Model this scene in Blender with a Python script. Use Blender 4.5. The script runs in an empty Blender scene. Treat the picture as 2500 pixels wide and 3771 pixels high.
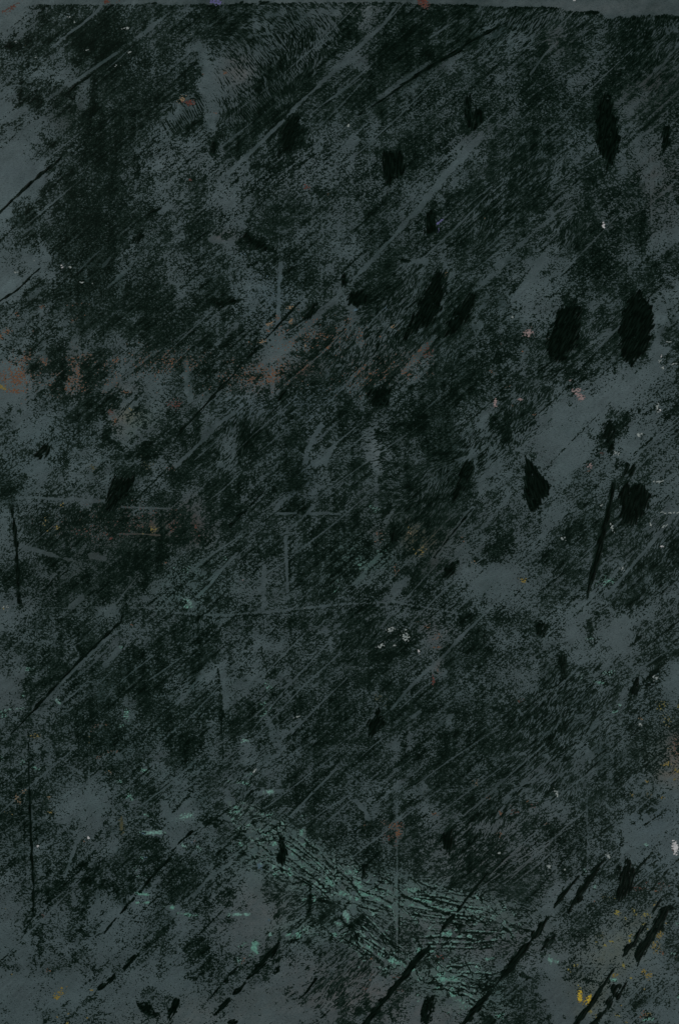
import bpy, math
import numpy as np
from mathutils import Vector

# ------------------------------------------------------------------ camera, light, exposure
scene = bpy.context.scene
col = scene.collection
S = 0.6 / 2500.0            # metres per sheet unit: the view spans 2500 x 3771 units = 0.60 x 0.905 m
FW, FH = 2500.0, 3771.0
cam_d = bpy.data.cameras.new('camera')
cam = bpy.data.objects.new('camera', cam_d)
col.objects.link(cam)
CAM_H = 1.5
cam.location = (0, 0, CAM_H)
cam_d.sensor_fit = 'VERTICAL'
cam_d.sensor_height = 36.0
cam_d.lens = 36.0 * CAM_H / (FH * S)
cam_d.clip_end = 50
scene.camera = cam

world = bpy.data.worlds.new('World')
scene.world = world
world.use_nodes = True
bg = world.node_tree.nodes['Background']
bg.inputs[0].default_value = (0.9, 0.97, 1.0, 1)
bg.inputs[1].default_value = 0.015

def area(name, loc, power, sx, sy):
    d = bpy.data.lights.new(name, 'AREA')
    d.shape = 'RECTANGLE'; d.size = sx; d.size_y = sy; d.energy = power
    d.color = (1.0, 0.985, 0.96)
    o = bpy.data.objects.new(name, d)
    col.objects.link(o)
    o.location = loc
    v = -np.array(loc)
    o.rotation_euler = Vector(v).to_track_quat('-Z', 'Y').to_euler()
    return o
# two copy-stand lamps, the upper-left one a little stronger so the paint relief shows
area('copy_lamp', (-2.4, 1.5, 2.6), 74.0, 1.0, 1.6)
area('copy_lamp', (2.4, -1.2, 2.6), 62.0, 1.0, 1.6)

vs = scene.view_settings
vs.view_transform = 'Standard'; vs.look = 'None'; vs.exposure = 0; vs.gamma = 1
vs.use_curve_mapping = False

# ------------------------------------------------------------------ helpers
rng = np.random.default_rng(7)
STEP = 2.2
MX, MY = 84.0, 84.0
xs = np.arange(-MX, FW + MX + 0.1, STEP)
ys = np.arange(-MY, FH + MY + 0.1, STEP)
NX, NY = len(xs), len(ys)
GX, GY = np.meshgrid(xs, ys)

fy = np.fft.fftfreq(NY, STEP)[:, None]
fx = np.fft.rfftfreq(NX, STEP)[None, :]

def noise(lam, aspect=1.0, ang=0.0, bw=0.45, seed=0, grainy=False):
    """band-limited noise, pieces about lam across, stretched along ang (degrees, up to the right)"""
    r = np.random.default_rng(seed)
    a = math.radians(ang)
    dx, dy = math.cos(a), -math.sin(a)
    u = fx * dx + fy * dy
    v = -fx * dy + fy * dx
    q = np.sqrt((u * aspect) ** 2 + v ** 2)
    f0 = 1.0 / lam
    spec = np.exp(-((q - f0) / (bw * f0)) ** 2)
    if grainy:          # crusty: everything finer than lam as well, falling off slowly
        spec = (q / f0) ** 1.5 / (1 + (q / f0) ** 2) ** 1.45
    w = np.fft.rfft2(r.standard_normal((NY, NX)))
    n = np.fft.irfft2(w * spec, s=(NY, NX))
    return (n / n.std()).astype(np.float32)

def cloud(lam, seed, ang=0, aspect=1):
    r = np.random.default_rng(seed)
    a = math.radians(ang); dx, dy = math.cos(a), -math.sin(a)
    u = fx * dx + fy * dy; v = -fx * dy + fy * dx
    q = np.sqrt((u * aspect) ** 2 + v ** 2)
    spec = 1.0 / (1.0 + (q * lam) ** 2) ** 1.1
    spec[0, 0] = 0
    n = np.fft.irfft2(np.fft.rfft2(r.standard_normal((NY, NX))) * spec, s=(NY, NX))
    return (n / n.std()).astype(np.float32)

def smooth(e0, e1, x):
    t = np.clip((x - e0) / (e1 - e0), 0, 1)
    return t * t * (3 - 2 * t)

def window(x0, y0, x1, y1):
    i0 = max(0, int((y0 + MY) / STEP)); i1 = min(NY, int((y1 + MY) / STEP) + 2)
    j0 = max(0, int((x0 + MX) / STEP)); j1 = min(NX, int((x1 + MX) / STEP) + 2)
    return slice(i0, i1), slice(j0, j1)

def stroke_field(pts, widths, pad=20):
    """inside-distance (units) of a stroke of changing width, and its window"""
    p = np.array(pts, float)
    w = np.full(len(p), float(widths)) if np.isscalar(widths) else np.array(widths, float)
    m = w.max() + pad
    win = window(p[:, 0].min() - m, p[:, 1].min() - m, p[:, 0].max() + m, p[:, 1].max() + m)
    X, Y = GX[win], GY[win]
    best = np.full(X.shape, -1e3)
    for k in range(len(p) - 1):
        ax, ay = p[k]; bx, by = p[k + 1]
        L2 = (bx - ax) ** 2 + (by - ay) ** 2 + 1e-9
        t = np.clip(((X - ax) * (bx - ax) + (Y - ay) * (by - ay)) / L2, 0, 1)
        d = np.hypot(X - (ax + t * (bx - ax)), Y - (ay + t * (by - ay)))
        best = np.maximum(best, 0.5 * (w[k] + t * (w[k + 1] - w[k])) - d)
    return best, win

def polygon_field(pts, pad=25):
    p = np.array(pts, float)
    win = window(p[:, 0].min() - pad, p[:, 1].min() - pad, p[:, 0].max() + pad, p[:, 1].max() + pad)
    X, Y = GX[win], GY[win]
    d = np.full(X.shape, 1e6); inside = np.zeros(X.shape, bool)
    n = len(p)
    for k in range(n):
        ax, ay = p[k]; bx, by = p[(k + 1) % n]
        L2 = (bx - ax) ** 2 + (by - ay) ** 2 + 1e-9
        t = np.clip(((X - ax) * (bx - ax) + (Y - ay) * (by - ay)) / L2, 0, 1)
        d = np.minimum(d, np.hypot(X - (ax + t * (bx - ax)), Y - (ay + t * (by - ay))))
        c = ((ay > Y) != (by > Y)) & (X < (bx - ax) * (Y - ay) / (by - ay + 1e-12) + ax)
        inside ^= c
    return np.where(inside, d, -d), win

def ellipse_field(x, y, rx, ry, ang=0, pad=20):
    m = max(rx, ry) + pad
    win = window(x - m, y - m, x + m, y + m)
    X, Y = GX[win] - x, GY[win] - y
    a = math.radians(ang)
    u = X * math.cos(a) - Y * math.sin(a); v = X * math.sin(a) + Y * math.cos(a)
    q = np.sqrt((u / rx) ** 2 + (v / ry) ** 2)
    return (1 - q) * min(rx, ry), win

def grow(R, pts):
    """points read on an enlargement of a 625 x 754 piece of the sheet, R = (column, row) of that piece"""
    return [(R[0] * 625 + a / 2.509, R[1] * 754 + b / 2.509) for a, b in pts]

# cases of the contour walk over one cell: corners 0..3, edges 4..7
CASES = {}
for code in range(1, 16):
    t = []
    for k in range(4):
        a, b = (code >> k) & 1, (code >> ((k + 1) % 4)) & 1
        if a: t.append(k)
        if a != b: t.append(4 + k)
    CASES[code] = t[::-1]

def film_mesh(name, F, win, Z, attr=None, z_edge=None):
    """mesh of the region F > 0 (contours cut through the cells), lifted to Z; attr = per-vertex float"""
    X, Y = GX[win], GY[win]
    h, w = F.shape
    F = F.astype(np.float64)
    ins = F > 0
    code = ins[:-1, :-1] * 1 + ins[:-1, 1:] * 2 + ins[1:, 1:] * 4 + ins[1:, :-1] * 8
    N = h * w
    loops, counts = [], []
    for c, tok in CASES.items():
        i, j = np.nonzero(code == c)
        if len(i) == 0: continue
        base = i * w + j
        corner = (base, base + 1, base + w + 1, base + w)
        edge = (N + base, 2 * N + base + 1, N + base + w, 2 * N + base)
        arr = np.stack([corner[t] if t < 4 else edge[t - 4] for t in tok], 1)
        loops.append(arr.ravel()); counts.append(np.full(len(i), len(tok)))
    if not loops: return None
    loops = np.concatenate(loops); counts = np.concatenate(counts)
    used, inv = np.unique(loops, return_inverse=True)
    co = np.zeros((len(used), 3)); at = np.zeros(len(used))
    Xf, Yf, Zf, Ff = X.ravel(), Y.ravel(), np.broadcast_to(Z, F.shape).ravel(), F.ravel()
    A = np.broadcast_to(attr if attr is not None else 0.0, F.shape).ravel()
    g = used < N
    k = used[g]
    co[g, 0], co[g, 1], co[g, 2], at[g] = Xf[k], Yf[k], Zf[k], A[k]
    for lo, off in ((N, 1), (2 * N, w)):
        e = (used >= lo) & (used < lo + N)
        k = used[e] - lo; k2 = k + off
        t = np.clip(Ff[k] / (Ff[k] - Ff[k2] + 1e-12), 0.02, 0.98)
        co[e, 0] = Xf[k] + t * (Xf[k2] - Xf[k])
        co[e, 1] = Yf[k] + t * (Yf[k2] - Yf[k])
        zz = Zf[k] + t * (Zf[k2] - Zf[k])
        co[e, 2] = zz if z_edge is None else z_edge
        at[e] = A[k] + t * (A[k2] - A[k])
    co[:, 0] = (co[:, 0] - FW / 2) * S
    co[:, 1] = (FH / 2 - co[:, 1]) * S
    me = bpy.data.meshes.new(name)
    me.vertices.add(len(co)); me.vertices.foreach_set('co', co.ravel())
    me.loops.add(len(inv)); me.loops.foreach_set('vertex_index', inv.astype(np.int32))
    me.polygons.add(len(counts))
    st = np.concatenate([[0], np.cumsum(counts)[:-1]]).astype(np.int32)
    me.polygons.foreach_set('loop_start', st)
    me.polygons.foreach_set('use_smooth', np.ones(len(counts), bool))
    me.update(calc_edges=True)
    if attr is not None:
        a = me.attributes.new('tone', 'FLOAT', 'POINT')
        a.data.foreach_set('value', at.astype(np.float32))
    return me

def srgb(r, g, b):
    f = lambda c: (c / 255 / 12.92) if c / 255 <= 0.04045 else ((c / 255 + 0.055) / 1.055) ** 2.4
    return (f(r), f(g), f(b), 1.0)

GAIN = 1.30     # paint albedo for a tone seen under the lamps
def paint(r, g, b):
    c = srgb(r, g, b)
    return (min(.85, c[0] * GAIN), min(.85, c[1] * GAIN), min(.85, c[2] * GAIN), 1.0)

def material(name, build):
    m = bpy.data.materials.new(name); m.use_nodes = True
    nt = m.node_tree
    build(nt, nt.nodes['Principled BSDF'])
    return m

def node(nt, kind, **kw):
    n = nt.nodes.new(kind)
    for k, v in kw.items(): setattr(n, k, v)
    return n

def noise_tex(nt, scale, detail=4, stretch=None, rot=0.0):
    tc = node(nt, 'ShaderNodeTexCoord')
    mp = node(nt, 'ShaderNodeMapping')
    if stretch: mp.inputs['Scale'].default_value = stretch
    mp.inputs['Rotation'].default_value = (0, 0, rot)
    nt.links.new(tc.outputs['Object'], mp.inputs[0])
    n = node(nt, 'ShaderNodeTexNoise')
    n.inputs['Scale'].default_value = scale; n.inputs['Detail'].default_value = detail
    nt.links.new(mp.outputs[0], n.inputs['Vector'])
    return n

def bump(nt, bsdf, src, strength, dist=0.0004):
    b = node(nt, 'ShaderNodeBump')
    b.inputs['Strength'].default_value = strength; b.inputs['Distance'].default_value = dist
    nt.links.new(src, b.inputs['Height']); nt.links.new(b.outputs[0], bsdf.inputs['Normal'])

def mix(nt, fac, a, b, mode='MIX'):
    m = node(nt, 'ShaderNodeMix', data_type='RGBA', blend_type=mode)
    for sock, v in ((m.inputs[0], fac), (m.inputs[6], a), (m.inputs[7], b)):
        if hasattr(v, 'links'): nt.links.new(v, sock)
        else: sock.default_value = v
    return m.outputs[2]

def ramp(nt, src, lo, hi):
    r = node(nt, 'ShaderNodeMapRange')
    r.inputs['From Min'].default_value = lo; r.inputs['From Max'].default_value = hi
    nt.links.new(src, r.inputs[0]); return r.outputs[0]

INK_THIN, INK_MID, INK_DEEP = paint(35, 48, 45), paint(14, 27, 22), paint(0, 5, 2)

def ink_build(nt, b):
    at = node(nt, 'ShaderNodeAttribute', attribute_name='tone')
    c1 = mix(nt, ramp(nt, at.outputs['Fac'], 0.0, 0.5), INK_THIN, INK_MID)
    c2 = mix(nt, ramp(nt, at.outputs['Fac'], 0.5, 1.0), c1, INK_DEEP)
    n = noise_tex(nt, 900, 3)
    c3 = mix(nt, ramp(nt, n.outputs['Fac'], 0.35, 0.75), c2, paint(14, 26, 21))
    c4 = mix(nt, 0.18, c2, c3)
    nt.links.new(c4, b.inputs['Base Color'])
    b.inputs['Roughness'].default_value = 0.38
    b.inputs['Specular IOR Level'].default_value = 0.04
    bump(nt, b, n.outputs['Fac'], 0.25)
INK = material('black_ink', ink_build)

def colour_paint(name, lo, hi, scale=500, rough=0.6):
    def bld(nt, b):
        n = noise_tex(nt, scale, 5)
        c = mix(nt, ramp(nt, n.outputs['Fac'], 0.35, 0.68), paint(*lo), paint(*hi))
        at = node(nt, 'ShaderNodeAttribute', attribute_name='tone')      # rubbed thin into the grey at its rim
        c = mix(nt, at.outputs['Fac'], paint(60, 70, 71), c)
        nt.links.new(c, b.inputs['Base Color'])
        b.inputs['Roughness'].default_value = rough
        b.inputs['Specular IOR Level'].default_value = 0.15
        bump(nt, b, n.outputs['Fac'], 0.4)
    return material(name, bld)
PAINTS = {
    'teal':   colour_paint('teal_paint', (68, 100, 94), (98, 150, 136)),
    'pale':   colour_paint('pale_teal_paint', (80, 104, 102), (108, 152, 142)),
    'blue':   colour_paint('blue_grey_paint', (54, 75, 88), (79, 102, 113)),
    'rust':   colour_paint('rust_paint', (64, 54, 46), (112, 76, 50), 1100),
    'darkrust': colour_paint('dark_rust_paint', (47, 33, 29), (89, 54, 41), 700),
    'pink':   colour_paint('pink_paint', (100, 88, 88), (138, 122, 121), 900),
    'beige':  colour_paint('beige_paint', (89, 80, 64), (137, 116, 88), 900),
    'yellow': colour_paint('yellow_paint', (84, 84, 50), (136, 128, 52), 600),
    'bright': colour_paint('bright_yellow_paint', (130, 112, 36), (180, 158, 48), 600),
    'gold':   colour_paint('ochre_paint', (78, 74, 46), (126, 112, 50), 900),
    'olive':  colour_paint('olive_paint', (44, 48, 35), (73, 76, 53), 700),
    'violet': colour_paint('violet_paint', (64, 66, 97), (91, 90, 137), 700),
    'white':  colour_paint('white_paint', (136, 139, 141), (196, 198, 200), 900),
    'chalk':  colour_paint('chalk_white_paint', (95, 107, 107), (146, 155, 153), 900),
    'red':    colour_paint('dark_red_paint', (56, 36, 32), (94, 50, 39), 700),
}

# ------------------------------------------------------------------ surface under the board
def table_build(nt, b):
    n = noise_tex(nt, 14, 6, (1, 9, 1))
    c = mix(nt, n.outputs['Fac'], (0.10, 0.10, 0.10, 1), (0.16, 0.16, 0.155, 1))
    nt.links.new(c, b.inputs['Base Color']); b.inputs['Roughness'].default_value = 0.7
BOARD_T = 0.004
TABLE_T = 0.03
def box_mesh(name, x0, x1, y0, y1, z0, z1):
    v = [(x, y, z) for z in (z0, z1) for x, y in ((x0, y0), (x1, y0), (x1, y1), (x0, y1))]
    f = [(3, 2, 1, 0), (4, 5, 6, 7), (0, 1, 5, 4), (1, 2, 6, 5), (2, 3, 7, 6), (3, 0, 4, 7)]
    me = bpy.data.meshes.new(name); me.from_pydata(v, [], f); me.update(); return me
table = bpy.data.objects.new('tabletop', box_mesh('tabletop', -.52, .52, -.66, .66, -BOARD_T - TABLE_T, -BOARD_T))
table.data.materials.append(material('grey_laminate', table_build))
table['kind'] = 'structure'
col.objects.link(table)

# ------------------------------------------------------------------ the painted board
panel = bpy.data.objects.new('painted_board', None)
panel.location = (0, 0, -BOARD_T)
panel['label'] = 'slate grey painted board under worn black ink with teal smears'
panel['category'] = 'painted board'
col.objects.link(panel)
def part(name, me, mat, kind=None):
    if me is None: return None
    me.materials.append(mat)
    o = bpy.data.objects.new(name, me)
    o.parent = panel; o.location = (0, 0, BOARD_T)
    if kind: o['kind'] = kind
    col.objects.link(o)
    return o

# amount of black ink left, read off piece by piece (0 bare ... 9 solid), 62.5 x 62.85 units each
COVER = [
    '0045667566566665545465676677657666756776',
    '0256788755666754665674588766564655546776',
    '5766898855545565576666888767644756556876',
    '4544688766552655786634897754455755556876',
    '4533478766552547877567766556745754367666',
    '3756357766552468675677765556665765575467',
    '1556687666364687856666655556654765673576',
    '4335587763663768785455456656665764674464',
    '2055788744336666684435567652465765464445',
    '0135787643333545643445666543666654564334',
    '0015767554454435543445755445666654564524',
    '0056767654453255554655654466656764665544',
    '1645787775455346665546654665666546645634',
    '2556778655476565655446655666657546666722',
    '3537777554563377665436555556656546765524',
    '1315677554455446566434664546645333674466',
    '0255676565356534556556765665564334565562',
    '1566656777466644546558765566553235555632',
    '4335677677765544556636555566543237556724',
    '3354555467765564354645565666565458547726',
    '3357364456666665236655555556565567546725',
    '1357365465666543356655654666654555433424',
    '1146365443555444365645656766656554321224',
    '0145475453534444555565746665555542111234',
    '4224663244655665454567568764366412125425',
    '4224564354656476564565476664465221265234',
    '3533535465567376655565365774443321242243',
    '5314335653576665564476476667434422443443',
    '6334455754666765564565567566343434534542',
    '5445438646646765564565567665443433544533',
    '3466767656755665465565657765546424655543',
    '3476656667765655546666576754464346566546',
    '3457665677655555666655566554664565464656',
    '6756657676566555576564455652122445554664',
    '5657776664555445555654446543222355446744',
    '2356454635556554345556535554443343326434',
    '2555564455565464465666645546565432341344',
    '5545575456666543455566675346634542321455',
    '4656555566666444455666765467654554233454',
    '2477666766563433556656655465543465434452',
    '1465565676555346655666666656445555445442',
    '2555566466555565566665566666556655545444',
    '3545666556665664456655666655566565544655',
    '5536566654765535346656656666666564554554',
    '5545565553654534456666556665565555454553',
    '6545555553345444565655555666565445456342',
    '5553224454345454566654445666654564555432',
    '5542213444245445556555454466665434555532',
    '5554424334125554446655656555555555552112',
    '4544333455234554445645565556654456543122',
    '5544445565554445445546656556665545444342',
    '3435564645664525544533545566666544345443',
    '2466453525555525545523444556566523345543',
    '2442431235344322446646555443655425544433',
    '1443431235234222343565555454555344533334',
    '1132421234354223535555565554554444322335',
    '3133242322255435334556446543454314332224',
    '1121123212134432124644245434545313432333',
    '1121122144323311234554344533445411332553',
    '2123332244213311113244531333546511232331',
]
G = np.array([[int(c) for c in r] for r in COVER], float)

# noises shared by everything on the board
warp_x, warp_y = cloud(90, 11), cloud(90, 12)
def sample_grid(A, X, Y):
    u = X / 62.5 - 0.5; v = Y / 62.85 - 0.5
    h, w = A.shape
    iu = np.floor(u).astype(int); iv = np.floor(v).astype(int)
    fu = u - iu; fv = v - iv
    def wt(t): return [(-.5*t**3 + t**2 - .5*t), (1.5*t**3 - 2.5*t**2 + 1), (-1.5*t**3 + 2*t**2 + .5*t), (.5*t**3 - .5*t**2)]
    wu, wv = wt(fu), wt(fv)
    out = np.zeros(X.shape)
    for a in range(4):
        r = np.clip(iv + a - 1, 0, h - 1)
        for b in range(4):
            out += wv[a] * wu[b] * A[r, np.clip(iu + b - 1, 0, w - 1)]
    return out
cov = sample_grid(G, GX + 16 * warp_x, GY + 16 * warp_y)

# direction the ink was dragged in: (x, y, radius, angle, strength, long bristle marks 0..1)
DRAG = [
 (300, 300, 260, 35, .8, 0), (120, 420, 150, 38, 1, 0), (560, 420, 120, 20, 1, .2), (430, 330, 90, -25, .9, 0),
 (720, 120, 140, 15, 1, .3), (900, 60, 120, 30, .8, .3), (1000, 160, 110, -52, 2, 1), (930, 240, 110, -52, 2.2, 1),
 (830, 330, 60, -50, 2, 1), (660, 420, 60, -70, 2, 1), (1150, 90, 110, -50, 1.6, 1), (1140, 160, 70, 80, 1.6, 1),
 (1080, 240, 80, 75, 1.5, 1), (960, 400, 110, -65, 1.4, .6), (850, 400, 60, 80, 1, .5), (500, 540, 120, 40, .8, .3),
 (640, 560, 120, 35, 1, .1), (900, 640, 160, 40, 1, .2), (1130, 480, 120, 60, 1, .2), (1250, 330, 120, 0, 1, 0),
 (1500, 100, 170, 0, 1.6, .1), (1650, 130, 110, 55, 1.4, .7), (1800, 80, 120, 58, 1.4, .7), (1600, 280, 120, 50, .9, .3),
 (1420, 400, 110, 45, 1.2, .6), (1650, 350, 160, 5, 1, 0), (1960, 80, 110, 58, 1.6, .8), (2120, 100, 110, 60, 1.4, .7),
 (2200, 200, 150, 5, 1.4, .1), (2400, 130, 150, 66, 1.6, .9), (2330, 250, 130, 60, 1, .5), (2100, 330, 200, 0, 1, 0),
 (1960, 620, 130, 55, 1.2, .7), (2240, 470, 70, 75, 1.4, .5), (2330, 560, 60, -60, 1, .5), (1450, 500, 150, 5, 1.2, 0),
 (1350, 720, 220, 5, 1.3, .1), (1150, 800, 160, 30, .8, 0), (750, 830, 140, 38, 1.2, .1), (950, 900, 100, 40, 1, 0),
 (700, 1100, 90, 85, .9, .5), (840, 960, 80, 80, .9, .3), (950, 1150, 260, 3, 1.6, .1), (1130, 1020, 200, 5, 1.4, .1),
 (1100, 760, 60, 85, 1, .3), (1320, 1010, 140, 8, 1.4, 0), (1290, 1300, 120, 68, 1.4, .8), (1430, 1200, 150, 62, 1.6, .8),
 (1480, 1060, 100, 65, 1.4, .8), (1640, 1130, 120, 62, 1.2, .6), (1440, 880, 110, 5, 1.4, .1), (1640, 860, 90, 5, 1.2, .1),
 (1760, 830, 110, 75, 1.2, .7), (1850, 1130, 110, 80, 1, .6), (1800, 1250, 150, 10, 1, 0), (1690, 1290, 100, 75, 1, .5),
 (1450, 1380, 150, 55, 1, .4), (1960, 1080, 150, 0, 1.2, 0), (2060, 1190, 90, 55, 1.2, .5), (2330, 1180, 90, 65, 1.2, .6),
 (2180, 1250, 110, 30, 1, .4), (2030, 1400, 110, 55, 1.2, .6), (1950, 1480, 70, 65, 1.2, .8), (2090, 860, 60, 80, 1.4, .9),
 (300, 900, 240, 20, .7, 0), (480, 1000, 160, 25, .9, .1), (560, 1130, 150, 3, 1.2, .1), (200, 1180, 130, 15, .8, 0),
 (220, 1330, 90, 20, .6, 0), (330, 1360, 80, 10, .8, .2), (430, 1380, 90, 40, .9, .3), (520, 1600, 110, 25, 1.2, .3),
 (200, 1700, 140, 35, .8, .1), (100, 2000, 120, 60, .6, .1), (300, 1950, 150, 75, .7, .1), (260, 2130, 140, 15, .6, 0),
 (500, 2100, 150, 30, .6, 0), (700, 1650, 150, 3, 1.2, .1), (880, 1590, 90, 75, 1.6, .8), (800, 1690, 90, 70, 1.2, .6),
 (900, 1760, 110, 40, .9, .2), (950, 1900, 110, 30, .9, .1), (1000, 1560, 90, 60, 1, .4), (1100, 1700, 110, 20, .8, .3),
 (1160, 1990, 150, 15, 1.2, .1), (1080, 1950, 60, 35, 1.4, .6), (1150, 2180, 100, 60, 1, .5), (1190, 2100, 70, 55, 1, .6),
 (980, 2200, 110, 0, .8, .2), (1380, 1660, 70, 10, 2, 1), (1300, 1720, 150, 0, 1.4, .2), (1450, 1790, 120, 15, 1.2, .4),
 (1500, 1550, 200, 5, 1, 0), (1560, 1800, 80, 55, 1.6, 1), (1620, 1760, 60, 72, 1.8, 1), (1550, 1900, 90, 80, 1.4, .8),
 (1760, 1650, 90, 65, 1.6, .9), (1400, 2090, 120, 60, .9, .2), (1700, 1950, 160, 45, 1, .2), (1450, 2200, 160, 35, .8, 0),
 (1920, 1560, 90, 70, 1.2, .6), (2070, 1700, 140, 20, .7, 0), (2300, 1560, 130, 45, 1, .2), (2150, 1950, 220, 42, 1.2, .3),
 (2350, 2150, 160, 70, 1, .4), (2430, 1990, 110, 68, 1.2, .6), (2200, 2260, 120, 45, 1, .3), (1960, 2180, 110, 10, .8, .1),
 (150, 2400, 160, 10, .8, 0), (420, 2400, 160, 15, .9, .2), (500, 2560, 150, 20, 1, .1), (350, 2600, 200, 3, 1.2, 0),
 (480, 2690, 160, -10, 1, 0), (200, 2750, 200, 3, 1, 0), (560, 2900, 90, 60, .9, .5), (400, 2900, 120, 0, .6, 0),
 (720, 2340, 120, 45, .9, 0), (760, 2560, 90, 50, .9, .4), (800, 2600, 130, 0, 1.2, .2), (700, 2500, 60, 50, 1.2, .7),
 (1000, 2470, 90, 70, .8, .3), (1080, 2580, 110, 15, 1.2, .2), (1180, 2680, 140, 0, 1.2, .1), (960, 2820, 110, 45, 1, .4),
 (900, 2950, 110, 45, 1.2, .7), (1150, 2850, 140, 0, 1, 0), (1050, 2690, 70, 50, 1.2, .6), (1300, 2350, 110, 55, 1.4, .6),
 (1300, 2600, 180, 0, 1.2, .1), (1380, 2780, 170, 0, 1.2, .1), (1550, 2400, 150, 20, .6, 0), (1600, 2650, 150, 30, .8, .1),
 (1480, 2950, 110, 60, 1.1, .5), (1600, 2850, 110, 50, 1, .4), (1750, 2850, 150, 5, .8, 0), (1820, 2980, 90, 65, 1.2, .8),
 (1800, 2500, 150, 35, .7, 0), (2060, 2680, 170, 58, 1.6, .8), (2140, 2600, 120, 52, 1.4, .7), (1960, 2800, 150, 55, 1.4, .7),
 (2400, 2350, 120, 48, 1.2, .3), (2380, 2720, 130, 5, 1, 0), (2200, 2800, 110, 45, .9, .1), (2230, 2950, 130, 80, .6, 0),
 (60, 3100, 120, 0, 1.2, .1), (200, 3080, 110, 0, 1, .1), (330, 3180, 120, 35, .7, 0), (300, 3260, 140, 10, .6, 0),
 (150, 3480, 60, 0, 1.2, .2), (560, 3160, 120, 20, .5, 0), (700, 3260, 150, 40, .8, 0), (820, 3300, 120, 50, .8, 0),
 (980, 3160, 140, -35, 1.2, .5), (1130, 3190, 120, -45, 1.4, .6), (1200, 3100, 130, 0, 1.2, 0), (1040, 3380, 130, 50, 1.2, .5),
 (780, 3400, 90, -25, 1.2, .6), (770, 3500, 90, 10, .8, 0), (1210, 3630, 110, 58, 1.4, .7), (1170, 3520, 90, 5, 1, 0),
 (1310, 3530, 110, 62, 1.5, .8), (1370, 3080, 120, 10, 1, 0), (1500, 3110, 140, 0, 1.2, .1), (1680, 3120, 110, 65, 1.2, .7),
 (1640, 3230, 110, 50, 1, .4), (1800, 3180, 150, 40, .9, .3), (1380, 3420, 90, -50, 1.4, .6), (1460, 3300, 90, -30, 1, .4),
 (1560, 3330, 130, -20, 1.3, .4), (1800, 3400, 160, -12, 1.3, .4), (1720, 3640, 130, 0, 1.2, .4), (1950, 3310, 130, -8, 1.4, .4),
 (1920, 3420, 100, -15, 1.4, .5), (1920, 3620, 130, 18, 1, .2), (1950, 3740, 110, 20, .8, .1), (2060, 3160, 150, 20, .7, 0),
 (2200, 3400, 150, 35, .7, 0), (2400, 3200, 120, 45, .9, .1), (2420, 3640, 120, 40, .6, 0), (2120, 3630, 100, 0, .8, .1),
]
vx = np.full(GX.shape, 0.55); vy = np.full(GX.shape, 0.12); ln = np.full(GX.shape, 0.08); wsum = np.ones(GX.shape)
for x, y, r, a, s, l in DRAG:
    win = window(x - 2.4 * r, y - 2.4 * r, x + 2.4 * r, y + 2.4 * r)
    g = 1.8 * s * np.exp(-((GX[win] - x) ** 2 + (GY[win] - y) ** 2) / (r * r) * 1.1)
    t = math.radians(2 * a)
    vx[win] += g * math.cos(t); vy[win] += g * math.sin(t); ln[win] += g * l; wsum[win] += g
ln = np.clip(1.45 * ln / wsum, 0, 1)
theta = 0.5 * np.arctan2(vy, vx) + 0.22 * warp_x
K = 8
short = np.zeros(GX.shape); longn = np.zeros(GX.shape); coarse = np.zeros(GX.shape)
sq = np.zeros(GX.shape)
for k in range(K):
    a = math.pi * k / K
    w = np.maximum(0, np.cos(theta - a)) ** 2
    w = np.cos(theta - a) ** 2
    w = w ** 9
    short += w * noise(12.0, 1.8, math.degrees(a), .38, 100 + k, True)
    longn += w * noise(12.0, 9.0, math.degrees(a), .4, 200 + k, True)
    coarse += w * noise(12.5, 1.7, math.degrees(a), .45, 300 + k)
    sq += w * w
for n in (short, longn, coarse): n /= np.sqrt(sq)
# size of the mottling: fine dashes, or larger blisters where the film was thick
big = smooth(-0.2, 1.3, cloud(220, 21) + 0.35)
for x, y, r, s in [(110, 330, 90, 1), (80, 850, 110, 1), (420, 1480, 120, 1.4), (440, 1600, 120, 1.2), (330, 1950, 140, .8),
                   (680, 2330, 130, 1.4), (320, 2420, 110, 1), (560, 2430, 110, 1), (1480, 2450, 150, .6), (1830, 2720, 150, .9),
                   (330, 3230, 130, 1), (560, 3180, 110, 1), (810, 3300, 110, 1.2), (1000, 3240, 130, 1.2), (1160, 3380, 120, .8),
                   (1640, 3380, 200, .8), (1400, 2120, 200, .6), (2150, 2950, 180, .6), (400, 300, 110, .8), (1180, 2020, 110, .9),
                   (1880, 2650, 130, .8), (1500, 2960, 130, .8), (720, 2000, 150, .7)]:
    win = window(x - 2.4 * r, y - 2.4 * r, x + 2.4 * r, y + 2.4 * r)
    big[win] += s * np.exp(-((GX[win] - x) ** 2 + (GY[win] - y) ** 2) / (r * r))
big = np.clip(big, 0, 1) * (1 - 0.8 * ln)
fibre = noise(5.4, 1.4, 20, .5, 55)
diag = 0.75 * cloud(60, 31, 42, 6) + 0.65 * cloud(80, 33, 38, 2.2)
patch = cloud(38, 32)
n_a = short * (1 - ln) + longn * ln * 1.25
mid = noise(30, 1.7, 20, .6, 56)
tex = n_a * (1 - 0.5 * big) + coarse * 0.10 + 0.65 * big * np.clip((0.80 - np.abs(coarse)) / 0.6, -1.6, 1.4) + 0.30 * fibre + 0.10 * mid
tex = tex / np.sqrt((tex ** 2).mean())
lines = (0.55 * noise(9, 34, 41, .6, 81) + 0.75 * noise(20, 26, 43, .7, 82) + 0.45 * noise(13, 20, 34, .6, 83)
         + 0.40 * noise(24, 18, 91, .7, 84) + 0.28 * noise(26, 18, 1, .7, 85))     # fine drag lines all over
lines *= smooth(-1.3, 0.6, cloud(160, 86))
lines /= lines.std()
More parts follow.
